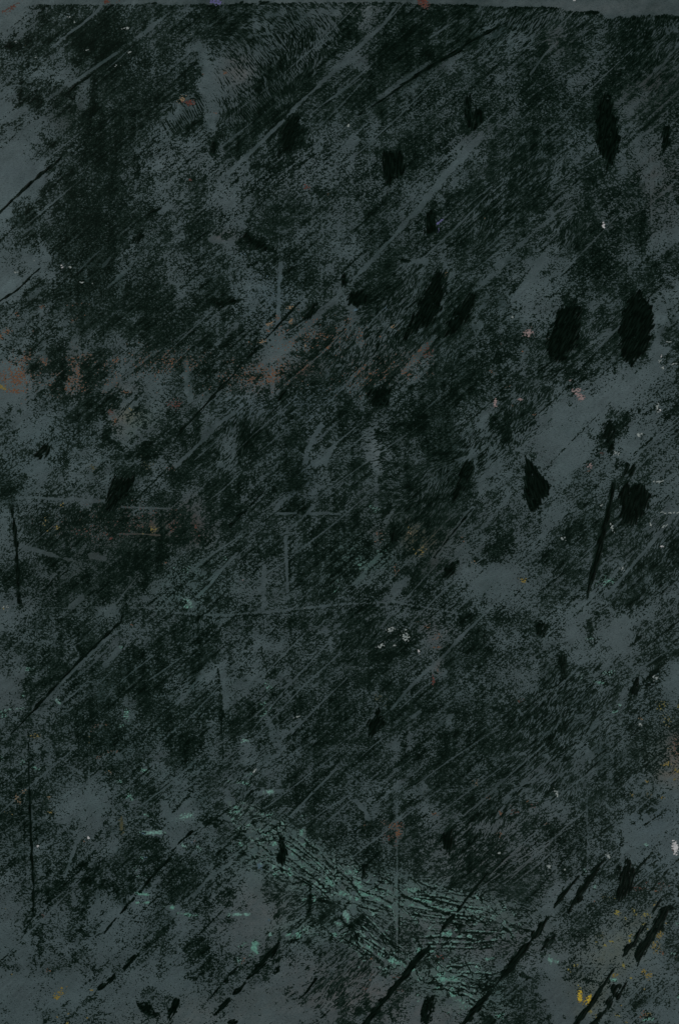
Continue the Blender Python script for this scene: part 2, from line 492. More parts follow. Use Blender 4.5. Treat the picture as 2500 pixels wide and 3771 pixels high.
field = 1.0 * tex + 0.25 * patch + 0.13 * diag + 0.26 * lines
field /= field.std()
# coverage -> threshold of the noise
dig = np.array([-0.5, 0, 1, 2, 3, 4, 5, 6, 7, 8, 9, 9.5])
thr = np.array([3.2, 2.45, 1.62, 1.0, 0.55, 0.18, -0.13, -0.50, -0.98, -1.55, -2.1, -2.5])
film = field - np.interp(cov + smooth(0.8, 4, cov) * (0.62 + 0.20 * cloud(110, 87) + 0.42 * noise(60, 7, 90, .7, 88) + 0.34 * noise(60, 7, 0, .7, 89) + 0.34 * noise(30, 16, 41, .7, 90) + 0.22 * noise(14, 40, 41, .7, 96)), dig, thr)

# ragged top limit of the ink
ex = [-200, 0, 150, 380, 560, 625, 800, 950, 1100, 1250, 1330, 1460, 1560, 1750, 1820, 1870, 2060, 2075, 2200, 2225, 2260, 2280, 2300, 2450, 2500, 2700]
ey = [40, 34, 15, 18, 12, 17, 15, 11, 9, 9, 7, 9, 13, 17, 23, 25, 27, 39, 40, 62, 66, 56, 63, 53, 60, 64]
edge = np.interp(GX, ex, ey) + 2.2 * patch + 1.5 * short
top = GY - edge
film = np.where(top < 0, film - 6 * smooth(0, 5, -top) - 1.2, film)
film += np.where((GX > 700) & (np.abs(top - 5) < 6), 1.1 * smooth(-.4, .8, cloud(40, 77)), 0)

# scraped or lifted lines where the grey shows: (points, width, depth, raggedness)
SCRAPES = [
 ([(251,125),(300,92),(340,58),(375,24)], 8, 3, 2), ([(200,170),(251,125)], 16, 1.2, 4),
 ([(255,315),(300,283),(359,243),(430,195)], 10, 3.2, 2), ([(430,195),(494,147),(560,98),(622,48)], 13, 1.4, 4),
 ([(250,300),(210,340),(170,365)], 14, 1.6, 5), ([(325,300),(310,350),(300,410)], 34, 2.0, 7), ([(180,490),(215,480)], 44, 1.4, 8),
 ([(240,270),(262,250)], 30, 1.3, 8),
 ([(840,638),(944,542),(1000,486),(1047,442)], 11, 2.6, 4), ([(1047,442),(1115,367),(1183,307),(1250,243)], 12, 2.6, 4),
 ([(1250,239),(1310,183),(1370,128),(1421,80),(1461,16)], [9,11,9,11,7], 3, 3), ([(1320,90),(1360,50),(1390,30)], 30, 1.4, 8), ([(1250,240),(1340,215)], 26, 1.5, 8),
 ([(725,165),(745,200),(756,250),(770,300)], 34, 2.2, 8), ([(770,290),(790,310),(760,345),(795,400),(780,460)], 34, 2.0, 8),
 ([(625,430),(680,395),(705,400)], 22, 2.0, 6), ([(830,215),(870,270),(920,300)], 34, 1.2, 6), ([(880,190),(905,190)], 36, 1.2, 5), ([(850,270),(835,260)], 40, 1.3, 5), ([(990,60),(1040,50),(1000,100)], 14, 1.6, 6), ([(1110,60),(1180,40),(1240,45)], 18, 1.5, 7),
 ([(1000,120),(940,130),(915,135)], 10, 1.2, 5), ([(830,330),(860,310),(880,305)], 8, 2.2, 3),
 ([(1580,232),(1500,287),(1400,357)], 20, 1.5, 4), ([(1850,75),(1760,125),(1640,195)], 22, 1.6, 4), ([(1850,108),(1740,172),(1600,262),(1480,345)], 24, 1.3, 4), ([(1680,75),(1610,120),(1580,140)], 7, 1.8, 4),
 ([(1561,749),(1605,692),(1648,634),(1680,600),(1708,570),(1740,530),(1768,498)], 17, 2.2, 6),
 ([(1306,1025),(1340,988),(1370,957)], 12, 2.0, 4), ([(1370,957),(1413,909),(1441,881)], 12, 2.6, 3), ([(1441,881),(1473,842)], 11, 1.6, 4), ([(1473,842),(1505,804),(1529,786),(1557,754)], 14, 3, 3),
 ([(1951,275),(2000,205),(2050,155)], 6, 2.4, 2), ([(2353,319),(2441,235),(2500,159),(2600,60)], 9, 1.2, 5), ([(2330,380),(2300,420),(2420,300)], 24, .9, 9),
 ([(0,442),(60,420),(100,395)], 20, 1.2, 8), ([(60,500),(100,470),(190,420)], 14, 1.6, 6), ([(0,600),(80,560),(150,520)], 60, 2, 14),
 ([(399,1057),(440,1020),(478,989)], 7, 2.2, 3), ([(383,977),(407,949)], 9, 2.4, 3), ([(100,930),(130,990)], 40, 1.6, 10), ([(590,780),(625,760)], 20, 2, 5),
 ([(275,1250),(262,1320),(275,1380),(262,1430)], 36, 1.6, 8), ([(165,1260),(165,1330)], 20, 1.6, 6), ([(440,1400),(400,1425),(390,1430)], 26, 1.8, 7), ([(560,1370),(565,1440),(540,1470)], 44, 1.8, 10), ([(100,1160),(140,1150)], 40, 1.4, 9), ([(120,1090),(140,1070)], 20, 1.6, 6),
 ([(1035,969),(1028,1053),(1026,1172),(1020,1196)], 12, 2.4, 3), ([(1000,1240),(1040,1260),(990,1290)], 50, 2.2, 9), ([(956,1352),(1000,1320),(1043,1284)], 24, 1.8, 8),
 ([(1043,1284),(1103,1228),(1159,1172),(1223,1113),(1262,1080)], 17, 1.5, 7), ([(685,1336),(690,1400),(700,1470)], 20, 1.8, 6), ([(1004,1352),(1003,1455)], 12, 1.6, 4),
 ([(940,1000),(960,1060),(1000,1100)], 44, .9, 10), ([(850,890),(880,950)], 40, 1.4, 10), ([(780,880),(830,890)], 18, 1.8, 6), ([(885,820),(890,845)], 22, 1.6, 6),
 ([(1250,1065),(1290,1121),(1302,1153),(1294,1204)], 26, 2.2, 6), ([(1481,1376),(1537,1308),(1601,1240)], 15, 1.7, 6), ([(1748,1061),(1808,1009),(1875,941),(1925,880)], 18, 1.5, 7), ([(1513,963),(1565,961)], 16, 1.8, 4), ([(1630,940),(1640,980)], 24, 1.6, 6), ([(1320,1220),(1320,1270)], 24, 1.6, 6), ([(1845,1100),(1850,1150)], 26, 1.5, 6), ([(1750,1220),(1770,1190)], 20, 1.2, 6),
 ([(1890,1100),(1960,1010),(2000,950)], 20, 1.6, 7), ([(1335,1450),(1330,1500)], 22, 1.6, 6), ([(1700,1440),(1740,1480)], 20, .8, 6), ([(2140,1300),(2240,1220)], 12, 1.2, 5), ([(2440,1090),(2450,1160),(2430,1230)], 30, 1.6, 8),
 ([(64,1833),(130,1830),(207,1839),(280,1838),(339,1847),(383,1843)], [9,5,8,4,8,3], 1.4, 5), ([(68,2010),(151,2030),(223,2054),(279,2066)], [15,14,10,6], 2.8, 3), ([(339,2046),(383,2058)], 20, 2.2, 4), ([(438,1966),(520,1966),(590,1972)], 5, 2.6, 1), ([(450,1867),(540,1871),(625,1873)], 6, 1.8, 2), ([(100,1700),(130,1730)], 50, 1.8, 10), ([(405,1730),(395,1790),(340,1770)], 30, 1.6, 8), ([(395,1800),(398,1830)], 8, 2.4, 2), ([(150,2110),(185,2130)], 26, 1.8, 7),
 ([(265,2235),(300,2200)], 18, 2.2, 5), ([(535,2205),(590,2150)], 30, 1.6, 8), ([(18,1880),(20,1990)], 24, 1.6, 5), ([(370,2250),(430,2250)], 34, 1.5, 7), ([(560,1930),(575,1960)], 22, 1.8, 6),
 ([(649,1715),(721,1648),(792,1572),(848,1528)], 11, 1.8, 4), ([(846,1615),(856,1650)], 44, 2.2, 7), ([(725,2198),(776,2150),(824,2090),(872,2038)], 9, 2.8, 2), ([(1051,1974),(1055,2066),(1059,2178)], 8, 3, 2), ([(972,2086),(970,2237)], 15, 1.4, 4),
 ([(1123,1699),(1131,1659),(1155,1612),(1183,1568)], 13, 2.2, 4), ([(1159,1711),(1191,1695),(1227,1648)], 13, 2.4, 4), ([(1016,1887),(1024,1855),(1083,1815)], 16, 1.8, 5), ([(1024,1891),(1091,1889)], 6, 2.4, 2), ([(1135,1891),(1190,1889),(1250,1893)], [4,7,9], 1.2, 5), ([(1040,1970),(1100,1920),(1150,1870)], 14, 1.6, 5), ([(1150,1830),(1190,1770)], 44, 1.1, 10), ([(800,1550),(745,1600)], 18, 1.2, 6), ([(730,1900),(750,1950)], 26, 1.8, 7), ([(895,2140),(900,2180),(860,2160)], 34, 1.4, 8), ([(720,2100),(728,2108)], 26, 2.6, 4), ([(752,2110),(756,2112)], 18, 2.4, 4), ([(700,2150),(716,2156)], 28, 2.2, 5), ([(690,2205),(712,2225)], 26, 2.2, 5), ([(690,1830),(665,1860)], 22, 1.6, 6), ([(810,1705),(818,1712)], 18, 2, 4),
 ([(1358,1600),(1366,1667)], [16, 42], 2.4, 6), ([(1366,1667),(1385,1727),(1385,1790)], [40, 24, 12], 2.2, 5), ([(1790,1500),(1784,1570),(1808,1640),(1788,1740),(1768,1800)], 26, 1.6, 8), ([(1690,1700),(1740,1670)], 20, 1.8, 5), ([(1590,1760),(1610,1780)], 44, .9, 6), ([(1592,2062),(1640,1996),(1692,1930),(1740,1872)], 16, 1.5, 4), ([(1725,1940),(1765,1980),(1735,2000),(1690,2040)], 40, 2.0, 7), ([(1776,1942),(1816,1895),(1875,1823)], 12, 1.8, 4), ([(1449,2186),(1493,2134)], 20, 1.6, 6), ([(1560,2100),(1620,2040)], 14, 1.0, 5), ([(1410,1940),(1425,1920)], 26, 1.8, 5), ([(1700,2080),(1760,2130),(1860,2120),(1830,2170)], 60, 1.8, 12), ([(1310,2150),(1360,2080),(1400,2040)], 16, 1.3, 6), ([(1460,1610),(1480,1650)], 30, 1.4, 7),
 ([(2234,2194),(2313,2098),(2385,2014),(2453,1930),(2520,1850)], 10, 1.9, 3), ([(2000,1640),(2070,1640),(2080,1720)], 70, 1.8, 14), ([(2060,1860),(2000,1960),(1960,2050)], 40, 1.2, 10), ([(2260,1590),(2400,1580)], 50, .8, 12),
 ([(172,2578),(228,2514),(284,2458),(348,2394),(404,2342)], 11, 1.6, 4), ([(390,2450),(440,2390)], 18, 1.8, 5), ([(205,2575),(225,2600)], 14, 1.8, 4), ([(460,2590),(480,2640)], 50, 1.6, 9), ([(180,2740),(185,2810)], 26, 1.4, 6), ([(250,2820),(300,2845)], 14, 1.6, 4), ([(260,2930),(330,2940),(380,3000)], 50, 1.2, 10), ([(30,2500),(60,2580)], 70, 1.6, 12), ([(630,3010),(600,2960)], 20, 1, 6), ([(430,2770),(445,2790)], 14, 1.8, 4),
 ([(800,2280),(860,2275)], 34, 1.8, 7), ([(1050,2340),(1040,2390),(990,2380)], 40, 1.6, 8), ([(940,2340),(960,2360)], 34, 1.4, 8), ([(750,2480),(700,2540),(650,2590)], 12, 1.8, 4), ([(820,2470),(830,2540),(825,2590)], 34, 1.6, 7), ([(880,2520),(940,2490)], 40, 1.6, 8), ([(980,2640),(1010,2700),(1030,2760)], 24, 1.6, 6), ([(900,2730),(920,2790),(970,2790)], 50, 1.4, 10), ([(1020,2830),(980,2850)], 30, 1.2, 8), ([(660,2900),(650,2920)], 50, 1.2, 10), ([(720,2950),(690,3000)], 50, 1.8, 8), ([(840,2920),(850,2960)], 18, 1.6, 5), ([(960,2920),(1040,2912)], 18, 1.6, 5), ([(1070,3005),(1150,2920),(1240,2830)], 7, 1.8, 2), ([(1060,2455),(1040,2480)], 22, 1.6, 5),
 ([(1441,2612),(1500,2540),(1560,2480),(1630,2420),(1700,2340),(1770,2275)], 9, 1.8, 3), ([(1600,2460),(1620,2480),(1625,2490)], 30, 2, 5), ([(1590,2290),(1560,2350),(1600,2370)], 70, 1.2, 12), ([(1435,2735),(1450,2750)], 38, 2.6, 5), ([(1800,2300),(1860,2330)], 44, 1.3, 9), ([(1690,2410),(1700,2430)], 36, 1.4, 8), ([(1800,2520),(1850,2510)], 40, 1.0, 9), ([(1310,2950),(1345,2985),(1358,3016)], 12, 2.4, 3), ([(1370,2960),(1380,3000)], 34, 1.2, 7), ([(1560,2900),(1540,2930)], 30, 1.6, 6), ([(1600,2970),(1610,3010)], 34, 1.2, 7), ([(1830,3010),(1870,2940)], 14, 1.6, 4), ([(1660,2640),(1650,2660)], 20, 1.4, 5), ([(1545,2620),(1520,2640)], 10, 1.8, 3),
 ([(2150,2360),(2080,2330)], 50, 1.4, 10), ([(2260,2330),(2290,2380),(2240,2440)], 60, 1.4, 12), ([(2300,2540),(2270,2620),(2230,2640)], 26, 1.4, 7), ([(2150,2740),(2130,2760)], 26, 1.8, 6), ([(2150,2720),(2200,2650)], 12, 1.4, 4), ([(2020,2950),(2040,2980)], 70, 1.8, 10), ([(2060,2795),(2062,2810)], 26, 1.6, 6), ([(2240,2830),(2245,2850)], 22, 1.6, 5), ([(2160,2770),(2175,2780)], 16, 2, 4), ([(2480,2470),(2470,2550)], 60, 2, 12), ([(1900,2520),(1960,2540)], 60, 1.4, 10), ([(1912,2620),(1920,2630)], 20, 1.6, 6), ([(2290,2780),(2330,2700),(2380,2640)], 22, 1.0, 8),
 ([(360,3240),(362,3330)], 14, 1.4, 4), ([(430,3100),(415,3160)], 26, 1.4, 7), ([(560,3068),(585,3070)], 18, 2, 3), ([(240,3230),(280,3110),(300,3070)], 10, 1.2, 4), ([(270,3290),(275,3330)], 16, 1.6, 4),
 ([(945,3230),(945,3330),(940,3430)], 44, 1.6, 9), ([(860,3370),(915,3370)], 20, 2.4, 3), ([(715,3300),(760,3240),(850,3180)], 10, 1.2, 4), ([(620,3345),(650,3345)], 18, 2, 4), ([(1120,3050),(1115,3110)], 14, 1.8, 4),
 ([(1460,3215),(1463,3310),(1461,3400),(1463,3520)], [4,8,7,9], 1.3, 4), ([(1265,3195),(1320,3270),(1400,3320),(1450,3350)], 30, 1.8, 6), ([(1470,3310),(1560,3350)], 26, 1.5, 6), ([(1345,3480),(1400,3530),(1500,3560)], 10, 2.4, 3), ([(1530,3300),(1580,3330)], 24, 1.4, 6), ([(1600,3590),(1680,3600),(1720,3620)], 50, 1.6, 9), ([(1660,3650),(1700,3700),(1760,3720)], 34, 1.5, 7), ([(1640,3440),(1680,3444)], 30, 2.2, 5), ([(1270,3370),(1280,3390)], 24, 2.0, 4), ([(1540,3520),(1510,3540)], 26, 1.6, 5), ([(1560,3720),(1640,3750)], 60, 1.8, 12), ([(1560,3400),(1600,3400)], 30, 1.2, 8), ([(1370,3290),(1380,3310)], 16, 1.4, 4), ([(1800,3520),(1840,3560)], 40, 1.0, 10), ([(1780,3340),(1830,3350)], 26, 1.4, 6), ([(1290,3200),(1310,3190)], 24, 1.5, 6), ([(1650,3270),(1700,3300)], 16, 1.0, 6),
 ([(2010,3300),(1980,3400),(2050,3400)], 50, 1.6, 10), ([(1930,3240),(1940,3246)], 24, 1.6, 6), ([(2330,3150),(2400,3080)], 50, 1.6, 10), ([(2270,3260),(2245,3285)], 24, 1.4, 6), ([(2250,3480),(2300,3500),(2240,3550)], 60, 1.2, 12), ([(2030,3650),(2060,3720)], 60, 1.6, 12),
]
# hair scratches from the same dragging, light and dark
hr = np.random.default_rng(5)
hairs = []
for k in range(270):
    x, y, a, L = hr.uniform(-50, 2550), hr.uniform(20, 3800), math.radians(hr.normal(41, 4)), hr.uniform(90, 520)
    dx, dy = L * math.cos(a), -L * math.sin(a); b = hr.normal(0, 0.012) * L
    hairs.append(([(x, y), (x + dx / 2 + b, y + dy / 2 + b), (x + dx, y + dy)], [1.5, hr.uniform(3, 5.5), 1.5], hr.uniform(1.0, 2.6), hr.uniform(0.6, 1.6)))
SCRAPES += [([(620,2253),(800,2266),(1000,2253),(1250,2226),(1450,2216),(1700,2261)], 6, .7, 4)]
SCRAPES += hairs[:165]
SCRAPES += [([(1665,1010),(1630,1120),(1590,1220)], 14, 1.3, 5), ([(1570,960),(1540,1060),(1490,1150)], 16, .9, 6), ([(1790,1090),(1740,1190)], 16, .8, 6)]
SCRAPES += [([(1000,1893),(1400,1896),(1900,1890),(2500,1884)], 5, .35, 5), ([(0,1852),(400,1848)], 4, .4, 4), ([(2393,560),(2395,760),(2400,900)], 5, .9, 3), ([(505,420),(500,700)], 6, .8, 3),
            ([(1030,700),(1028,1500)], 7, .4, 4), ([(0,2240),(700,2236)], 4, .4, 4), ([(330,2700),(328,3100)], 4, .8, 2), ([(1460,2980),(1462,3230)], 5, .8, 2), ([(2160,2900),(2162,3200)], 5, .8, 2)]
# ribbed track: a row of straight teeth and beside it a row of curved ones
teeth_dark = []
def along(pts, step):
    p = np.array(pts, float); d = np.r_[0, np.cumsum(np.hypot(*np.diff(p, axis=0).T))]
    for s in np.arange(0, d[-1], step):
        yield np.interp(s, d, p[:, 0]), np.interp(s, d, p[:, 1])
for line, ang, L, bow, step in (([(610,480),(720,400),(800,345)], -62, 34, 0, 9), ([(800,330),(880,270),(960,205),(1040,150)], -53, 46, 0, 8), ([(1060,120),(1130,70),(1235,75)], -52, 36, 3, 8),
                                ([(840,455),(930,395),(1010,320),(1100,240),(1180,150),(1245,90)], -72, 27, 8, 8), ([(820,370),(880,320),(930,300)], -80, 18, 7, 8), ([(1880,70),(1960,90),(2060,60)], 60, 30, 0, 10), ([(1570,1790),(1630,1750)], 66, 36, 8, 8), ([(1362,1600),(1385,1740)], 12, 20, 3, 10)):
    for k, (x, y) in enumerate(along(line, step)):
        a = math.radians(ang + hr.normal(0, 3)); l = L * hr.uniform(.6, 1.15); dx, dy = l * math.cos(a), -l * math.sin(a)
        n = (-dy / l * bow, dx / l * bow); x += hr.normal(0, 1.5); y += hr.normal(0, 1.5)
        pts = [(x - dx, y - dy), (x + n[0], y + n[1]), (x + dx, y + dy)]
        SCRAPES.append((pts, [1.5, hr.uniform(3, 4.6), 1.5], hr.uniform(1.2, 2.2), 1))
        q = [(a_ + step * .45, b_ - step * .2) for a_, b_ in pts]
        teeth_dark.append((q, [1.5, hr.uniform(3, 5), 1.5], hr.uniform(1.0, 2.0), 1))
for pts, w, depth, jag in SCRAPES:
    u, win = stroke_field(pts, w, 40)
    wm = float(np.max(w))
    if wm > 20:       # broad lifted places fade out, they have no outline
        u = u + 0.20 * wm * patch[win] + 0.12 * wm * lines[win]
        film[win] -= (0.74 if wm < 40 else 0.42) * min(depth, 2.0) * smooth(-0.28 * wm, 0.38 * wm, u)
    else:
        j = jag * (0.5 if wm < 12 else 0.85)
        u = u + j * (0.8 * patch[win] + 0.45 * tex[win])
        film[win] -= (1.7 if wm < 12 else 1.15) * depth * smooth(-0.5 * j - 1, 0.7 * j + 1.3, u)

# lines and patches where the film was left thicker: (points, width, strength, raggedness)
THICK = [
 ([(350,280),(347,330),(345,400),(325,495)], [14,22,20,14], 1.3, 6), ([(498,566),(506,600),(505,654)], 15, 1.8, 4), ([(0,442),(80,379),(140,331)], 5, 2.2, 2), ([(8,542),(60,494),(159,418)], 5, 2.0, 3), ([(40,170),(70,175)], 34, 2, 8), ([(0,160),(5,170)], 24, 2, 6),
 ([(150,20),(165,30),(155,70)], 22, 1.5, 7), ([(270,360),(272,362)], 16, 2, 5), ([(150,500),(170,525),(205,530)], 20, 1.5, 6), ([(250,400),(270,400)], 30, 1, 8),
 ([(0,886),(52,838)], 5, 1.6, 3), ([(0,990),(30,965)], 4, 1.6, 2), ([(259,1081),(303,1041)], 9, 1.8, 3), ([(195,1020),(200,1090),(190,1150)], 7, 1.2, 3), ([(140,880),(150,960),(145,975)], 6, 1.6, 3), ([(80,1010),(88,1040)], 8, 1.4, 4), ([(225,1260),(230,1340),(225,1430)], 30, .9, 10), ([(310,1270),(305,1340),(320,1390)], 26, 1.0, 9), ([(510,870),(505,880)], 40, 1.4, 10), ([(75,1300),(70,1290)], 18, 1.6, 5), ([(390,1490),(420,1480)], 50, 1.1, 9),
 ([(385,1535),(400,1560),(385,1600),(415,1630),(425,1640)], 30, 1.5, 8), ([(155,1843),(155,1900),(150,2026)], 10, 1.3, 4), ([(30,1810),(60,1800)], 36, 1.2, 8), ([(15,2110),(25,2170)], 28, 1.3, 7), ([(270,2170),(330,2120)], 34, 1.1, 9), ([(558,2217),(625,2162)], 7, 1.8, 3), ([(570,1680),(600,1650),(625,1630)], 9, 1.4, 4), ([(540,1640),(540,1690)], 40, .9, 7),
 ([(1032,754),(1033,830),(1032,920)], 4, 1.2, 2), ([(910,985),(950,965)], 9, 1.8, 3), ([(1050,1005),(1085,985)], 18, 1.4, 4), ([(890,880),(940,890),(1000,910)], 36, 1.1, 9), ([(800,1110),(850,1105)], 40, .9, 9), ([(720,1380),(790,1365)], 26, .8, 8), ([(900,1590),(880,1640),(920,1660)], 44, .8, 12), ([(1040,1560),(1090,1525)], 12, 1.3, 4), ([(1030,1570),(1035,1580)], 26, 1.2, 6), ([(1150,1640),(1250,1645)], 10, 1.4, 4), ([(1040,1885),(1100,1880)], 10, 1.4, 3), ([(1085,1760),(1090,1860)], 46, .8, 10), ([(1120,1660),(1110,1655)], 22, 1.4, 5), ([(1065,1974),(1068,2170)], 10, 1.3, 4), ([(880,2034),(832,2088),(784,2148)], 6, 1.4, 2), ([(1009,1800),(1009,1812)], 16, 1.4, 4), ([(1080,1610),(1070,1630)], 40, .8, 7),
 ([(1390,1600),(1420,1620),(1410,1680)], 36, 1.1, 9), ([(1500,1545),(1560,1560)], 60, .9, 12), ([(1560,1650),(1640,1680)], 50, .9, 10), ([(1250,1750),(1310,1720)], 44, .8, 10), ([(1400,1770),(1450,1750)], 14, 1.2, 5), ([(1430,1860),(1400,1940)], 16, 1.3, 5), ([(1445,1940),(1450,2010)], 34, 1.3, 8), ([(1300,1920),(1270,1960)], 50, .8, 10), ([(1350,2000),(1370,2012)], 26, 1.0, 7), ([(1470,2100),(1520,2110)], 26, .9, 8), ([(1490,2180),(1560,2150)], 34, .9, 10), ([(1320,2180),(1400,2190)], 60, .6, 12), ([(1840,1580),(1860,1600)], 60, .9, 12), ([(1800,1560),(1815,1545)], 20, 1.4, 5), ([(1770,2060),(1860,2010)], 70, .6, 12),
 ([(1300,130),(1250,110)], 30, 1.2, 8), ([(1440,220),(1470,225)], 34, 1.5, 8), ([(1560,200),(1575,205)], 44, 1.2, 8), ([(1810,300),(1790,330),(1770,350)], 10, 1.4, 4), ([(1880,25),(1960,28),(2050,30)], 10, 1.6, 4), ([(2150,42),(2200,45)], 14, 1.4, 4), ([(1030,420),(1080,500)], 60, .9, 12), ([(1040,560),(1090,520)], 30, 1.0, 8), ([(700,470),(740,440)], 30, 1.1, 7), ([(1100,610),(1160,570)], 10, 1.4, 3), ([(780,520),(790,560)], 44, .8, 6),
 ([(2110,620),(2200,680)], 8, 1.0, 4), ([(2370,790),(2360,870)], 30, 1.0, 9), ([(2390,950),(2420,1010),(2440,1030)], 24, .9, 8), ([(2435,1080),(2450,1130),(2470,1190)], 8, 1.4, 4), ([(2245,1000),(2270,985)], 40, .8, 10), ([(2080,1110),(2100,1120)], 44, 1.1, 8), ([(2010,1010),(2030,1030)], 30, .9, 8), ([(1890,1060),(1960,980)], 8, .9, 4), ([(2190,1300),(2120,1380),(2100,1420)], 12, 1.2, 5), ([(2130,1410),(2150,1385)], 18, 1.4, 5), ([(2262,1355),(2260,1395)], 8, 1.6, 3), ([(2090,820),(2100,880)], 12, 1.1, 4), ([(2310,1530),(2280,1570),(2240,1640)], 40, 1.0, 10), ([(2245,1600),(2250,1660)], 30, 1.4, 7), ([(2460,1530),(2420,1590),(2380,1640)], 8, 1.5, 3), ([(2270,1690),(2268,1720)], 10, 1.6, 3),
 ([(2000,2060),(2060,2010),(2140,1920)], 34, .8, 9), ([(2300,2130),(2330,2120)], 60, .9, 12), ([(2190,2240),(2220,2250)], 40, .9, 8), ([(2300,2300),(2200,2390)], 5, 0.8, 3), ([(2360,2340),(2330,2370),(2290,2400),(2260,2440),(2215,2500)], 6, 1.8, 3), ([(2210,2445),(2180,2480)], 9, 1.6, 4), ([(2190,2510),(2160,2550)], 10, 1.5, 4), ([(2165,2290),(2175,2350),(2180,2370)], 18, 1.3, 6), ([(2440,2420),(2400,2480),(2380,2520)], 30, .8, 8), ([(2065,2320),(2060,2400),(2070,2480)], 40, .6, 10), ([(2190,2690),(2150,2740)], 8, 1.0, 4), ([(2480,2840),(2470,2860)], 10, 1.5, 4), ([(2435,2900),(2455,2880)], 10, 1.4, 4), ([(2390,2960),(2420,2940)], 20, 1.0, 6), ([(2050,3000),(2110,2930)], 7, 1.3, 3),
 ([(290,2330),(285,2370),(300,2410)], 12, 1.3, 5), ([(300,2410),(340,2385)], 12, 1.2, 4), ([(410,2510),(460,2540),(540,2550)], 30, .6, 8), ([(230,2612),(270,2600),(320,2575)], 7, 1.3, 3), ([(260,2700),(310,2715)], 12, .9, 4), ([(100,2440),(92,2540)], 5, 1.2, 3), ([(305,2840),(330,2890)], 5, 1.4, 3), ([(413,2800),(415,2860),(410,2990)], 3.5, 1.3, 2), ([(80,2870),(85,3010)], 8, 1.0, 4), ([(145,2860),(147,3000)], 10, .9, 5),
 ([(805,2465),(812,2560),(818,2640),(815,2680)], [5,14,12,6], 2.0, 3), ([(815,2690),(820,2750),(822,2800)], 5, 1.5, 3), ([(965,2380),(968,2435)], 5, 1.8, 2), ([(1078,2480),(1082,2560),(1085,2640)], 9, 1.4, 4), ([(830,2300),(870,2285)], 9, 1.3, 4), ([(1010,2560),(1060,2540)], 20, 1.0, 6), ([(900,3000),(960,2900)], 5, 1.4, 3), ([(870,2990),(930,2910)], 4, 1.4, 2), ([(640,2990),(700,2920),(740,2880)], 5, 1.6, 3), ([(700,2912),(708,2914)], 10, 2.4, 2), ([(1190,2860),(1250,2800)], 6, 1.3, 3),
 ([(1390,2620),(1400,2600)], 12, 1.6, 4), ([(1545,2480),(1540,2490)], 14, .8, 5), ([(1480,2285),(1495,2300)], 14, 1.4, 4), ([(1600,2474),(1625,2492)], 5, 1.6, 2), ([(1540,2930),(1530,2960)], 9, 2.2, 2), ([(1530,2790),(1560,2770)], 20, 1.1, 6), ([(1730,2700),(1720,2740)], 34, .8, 9), ([(1480,2980),(1520,2950)], 12, 1.0, 4), ([(1700,2280),(1740,2260)], 12, 1, 5),
 ([(80,3420),(120,3350)], 18, .9, 6), ([(90,3016),(92,3120),(95,3240)], 6, 1.2, 3), ([(110,3400),(125,3430),(120,3460)], 26, 1.0, 7), ([(150,3400),(148,3500),(155,3560)], 20, 1.1, 6), ([(130,3520),(132,3570)], 10, 1.0, 4), ([(210,3260),(270,3290),(240,3330)], 40, .9, 9), ([(150,3280),(200,3300)], 24, .9, 7), ([(290,3180),(340,3200)], 30, .8, 8), ([(310,3240),(370,3260),(330,3290)], 40, .8, 9), ([(420,3190),(460,3230),(450,3290)], 40, .7, 9), ([(280,3350),(320,3370),(290,3385)], 30, .9, 7), ([(290,3420),(320,3440)], 26, 1.1, 6), ([(265,3500),(280,3530)], 24, 1.3, 5), ([(325,3550),(345,3560)], 20, 1.3, 5), ([(430,3465),(455,3470)], 12, 1.8, 4), ([(190,3490),(240,3530),(270,3560)], 12, .9, 5), ([(20,3555),(30,3560)], 22, 1.2, 6), ([(370,3730),(395,3735)], 16, 1.3, 5), ([(520,3090),(580,3130),(540,3200)], 60, .7, 10), ([(570,3650),(575,3655)], 18, 1.1, 5), ([(590,3540),(580,3590)], 14, 1.0, 5), ([(165,3765),(185,3745)], 8, 1.8, 3), ([(234,3702),(260,3684)], 5, 1.8, 2),
 ([(291,3646),(340,3600),(399,3538)], 4, 1.6, 2), ([(428,3515),(520,3440)], 5, 1.0, 3), ([(235,3765),(303,3702),(359,3654)], 15, 1.5, 6), ([(534,3482),(580,3450),(625,3407)], 14, 1.3, 5), ([(480,3210),(490,3290)], 22, .8, 7), ([(416,3130),(418,3250),(420,3300)], 4, 1.4, 2), ([(495,3140),(498,3240)], 3.5, 1.4, 2), ([(372,3110),(330,3160)], 6, 1.4, 3), ([(390,3030),(345,3100)], 9, 1.2, 4),
 ([(720,3350),(760,3310),(780,3290)], 10, 1.4, 4), ([(715,3355),(722,3352)], 16, 2, 3), ([(760,3020),(800,3040)], 36, .8, 9), ([(733,3110),(745,3090),(760,3080)], 6, 1.6, 3), ([(735,3470),(760,3500),(770,3560)], 44, .8, 9), ([(670,3480),(690,3510)], 24, .8, 7), ([(690,3600),(720,3610)], 20, 1.0, 6), ([(750,3590),(760,3610)], 26, .8, 6), ([(830,3600),(870,3560)], 8, 1, 4), ([(815,3480),(820,3530)], 7, 1.1, 4), ([(1010,3540),(1050,3520)], 14, 1.1, 4), ([(1075,3470),(1100,3460)], 9, 1.8, 3), ([(1085,3410),(1110,3385)], 8, 1.8, 3), ([(1145,3330),(1130,3370)], 12, 1.3, 4), ([(985,3410),(1020,3370)], 8, 1.3, 4), ([(1180,3720),(1190,3740)], 14, 1.3, 4), ([(940,3735),(960,3740)], 10, 1.4, 4),
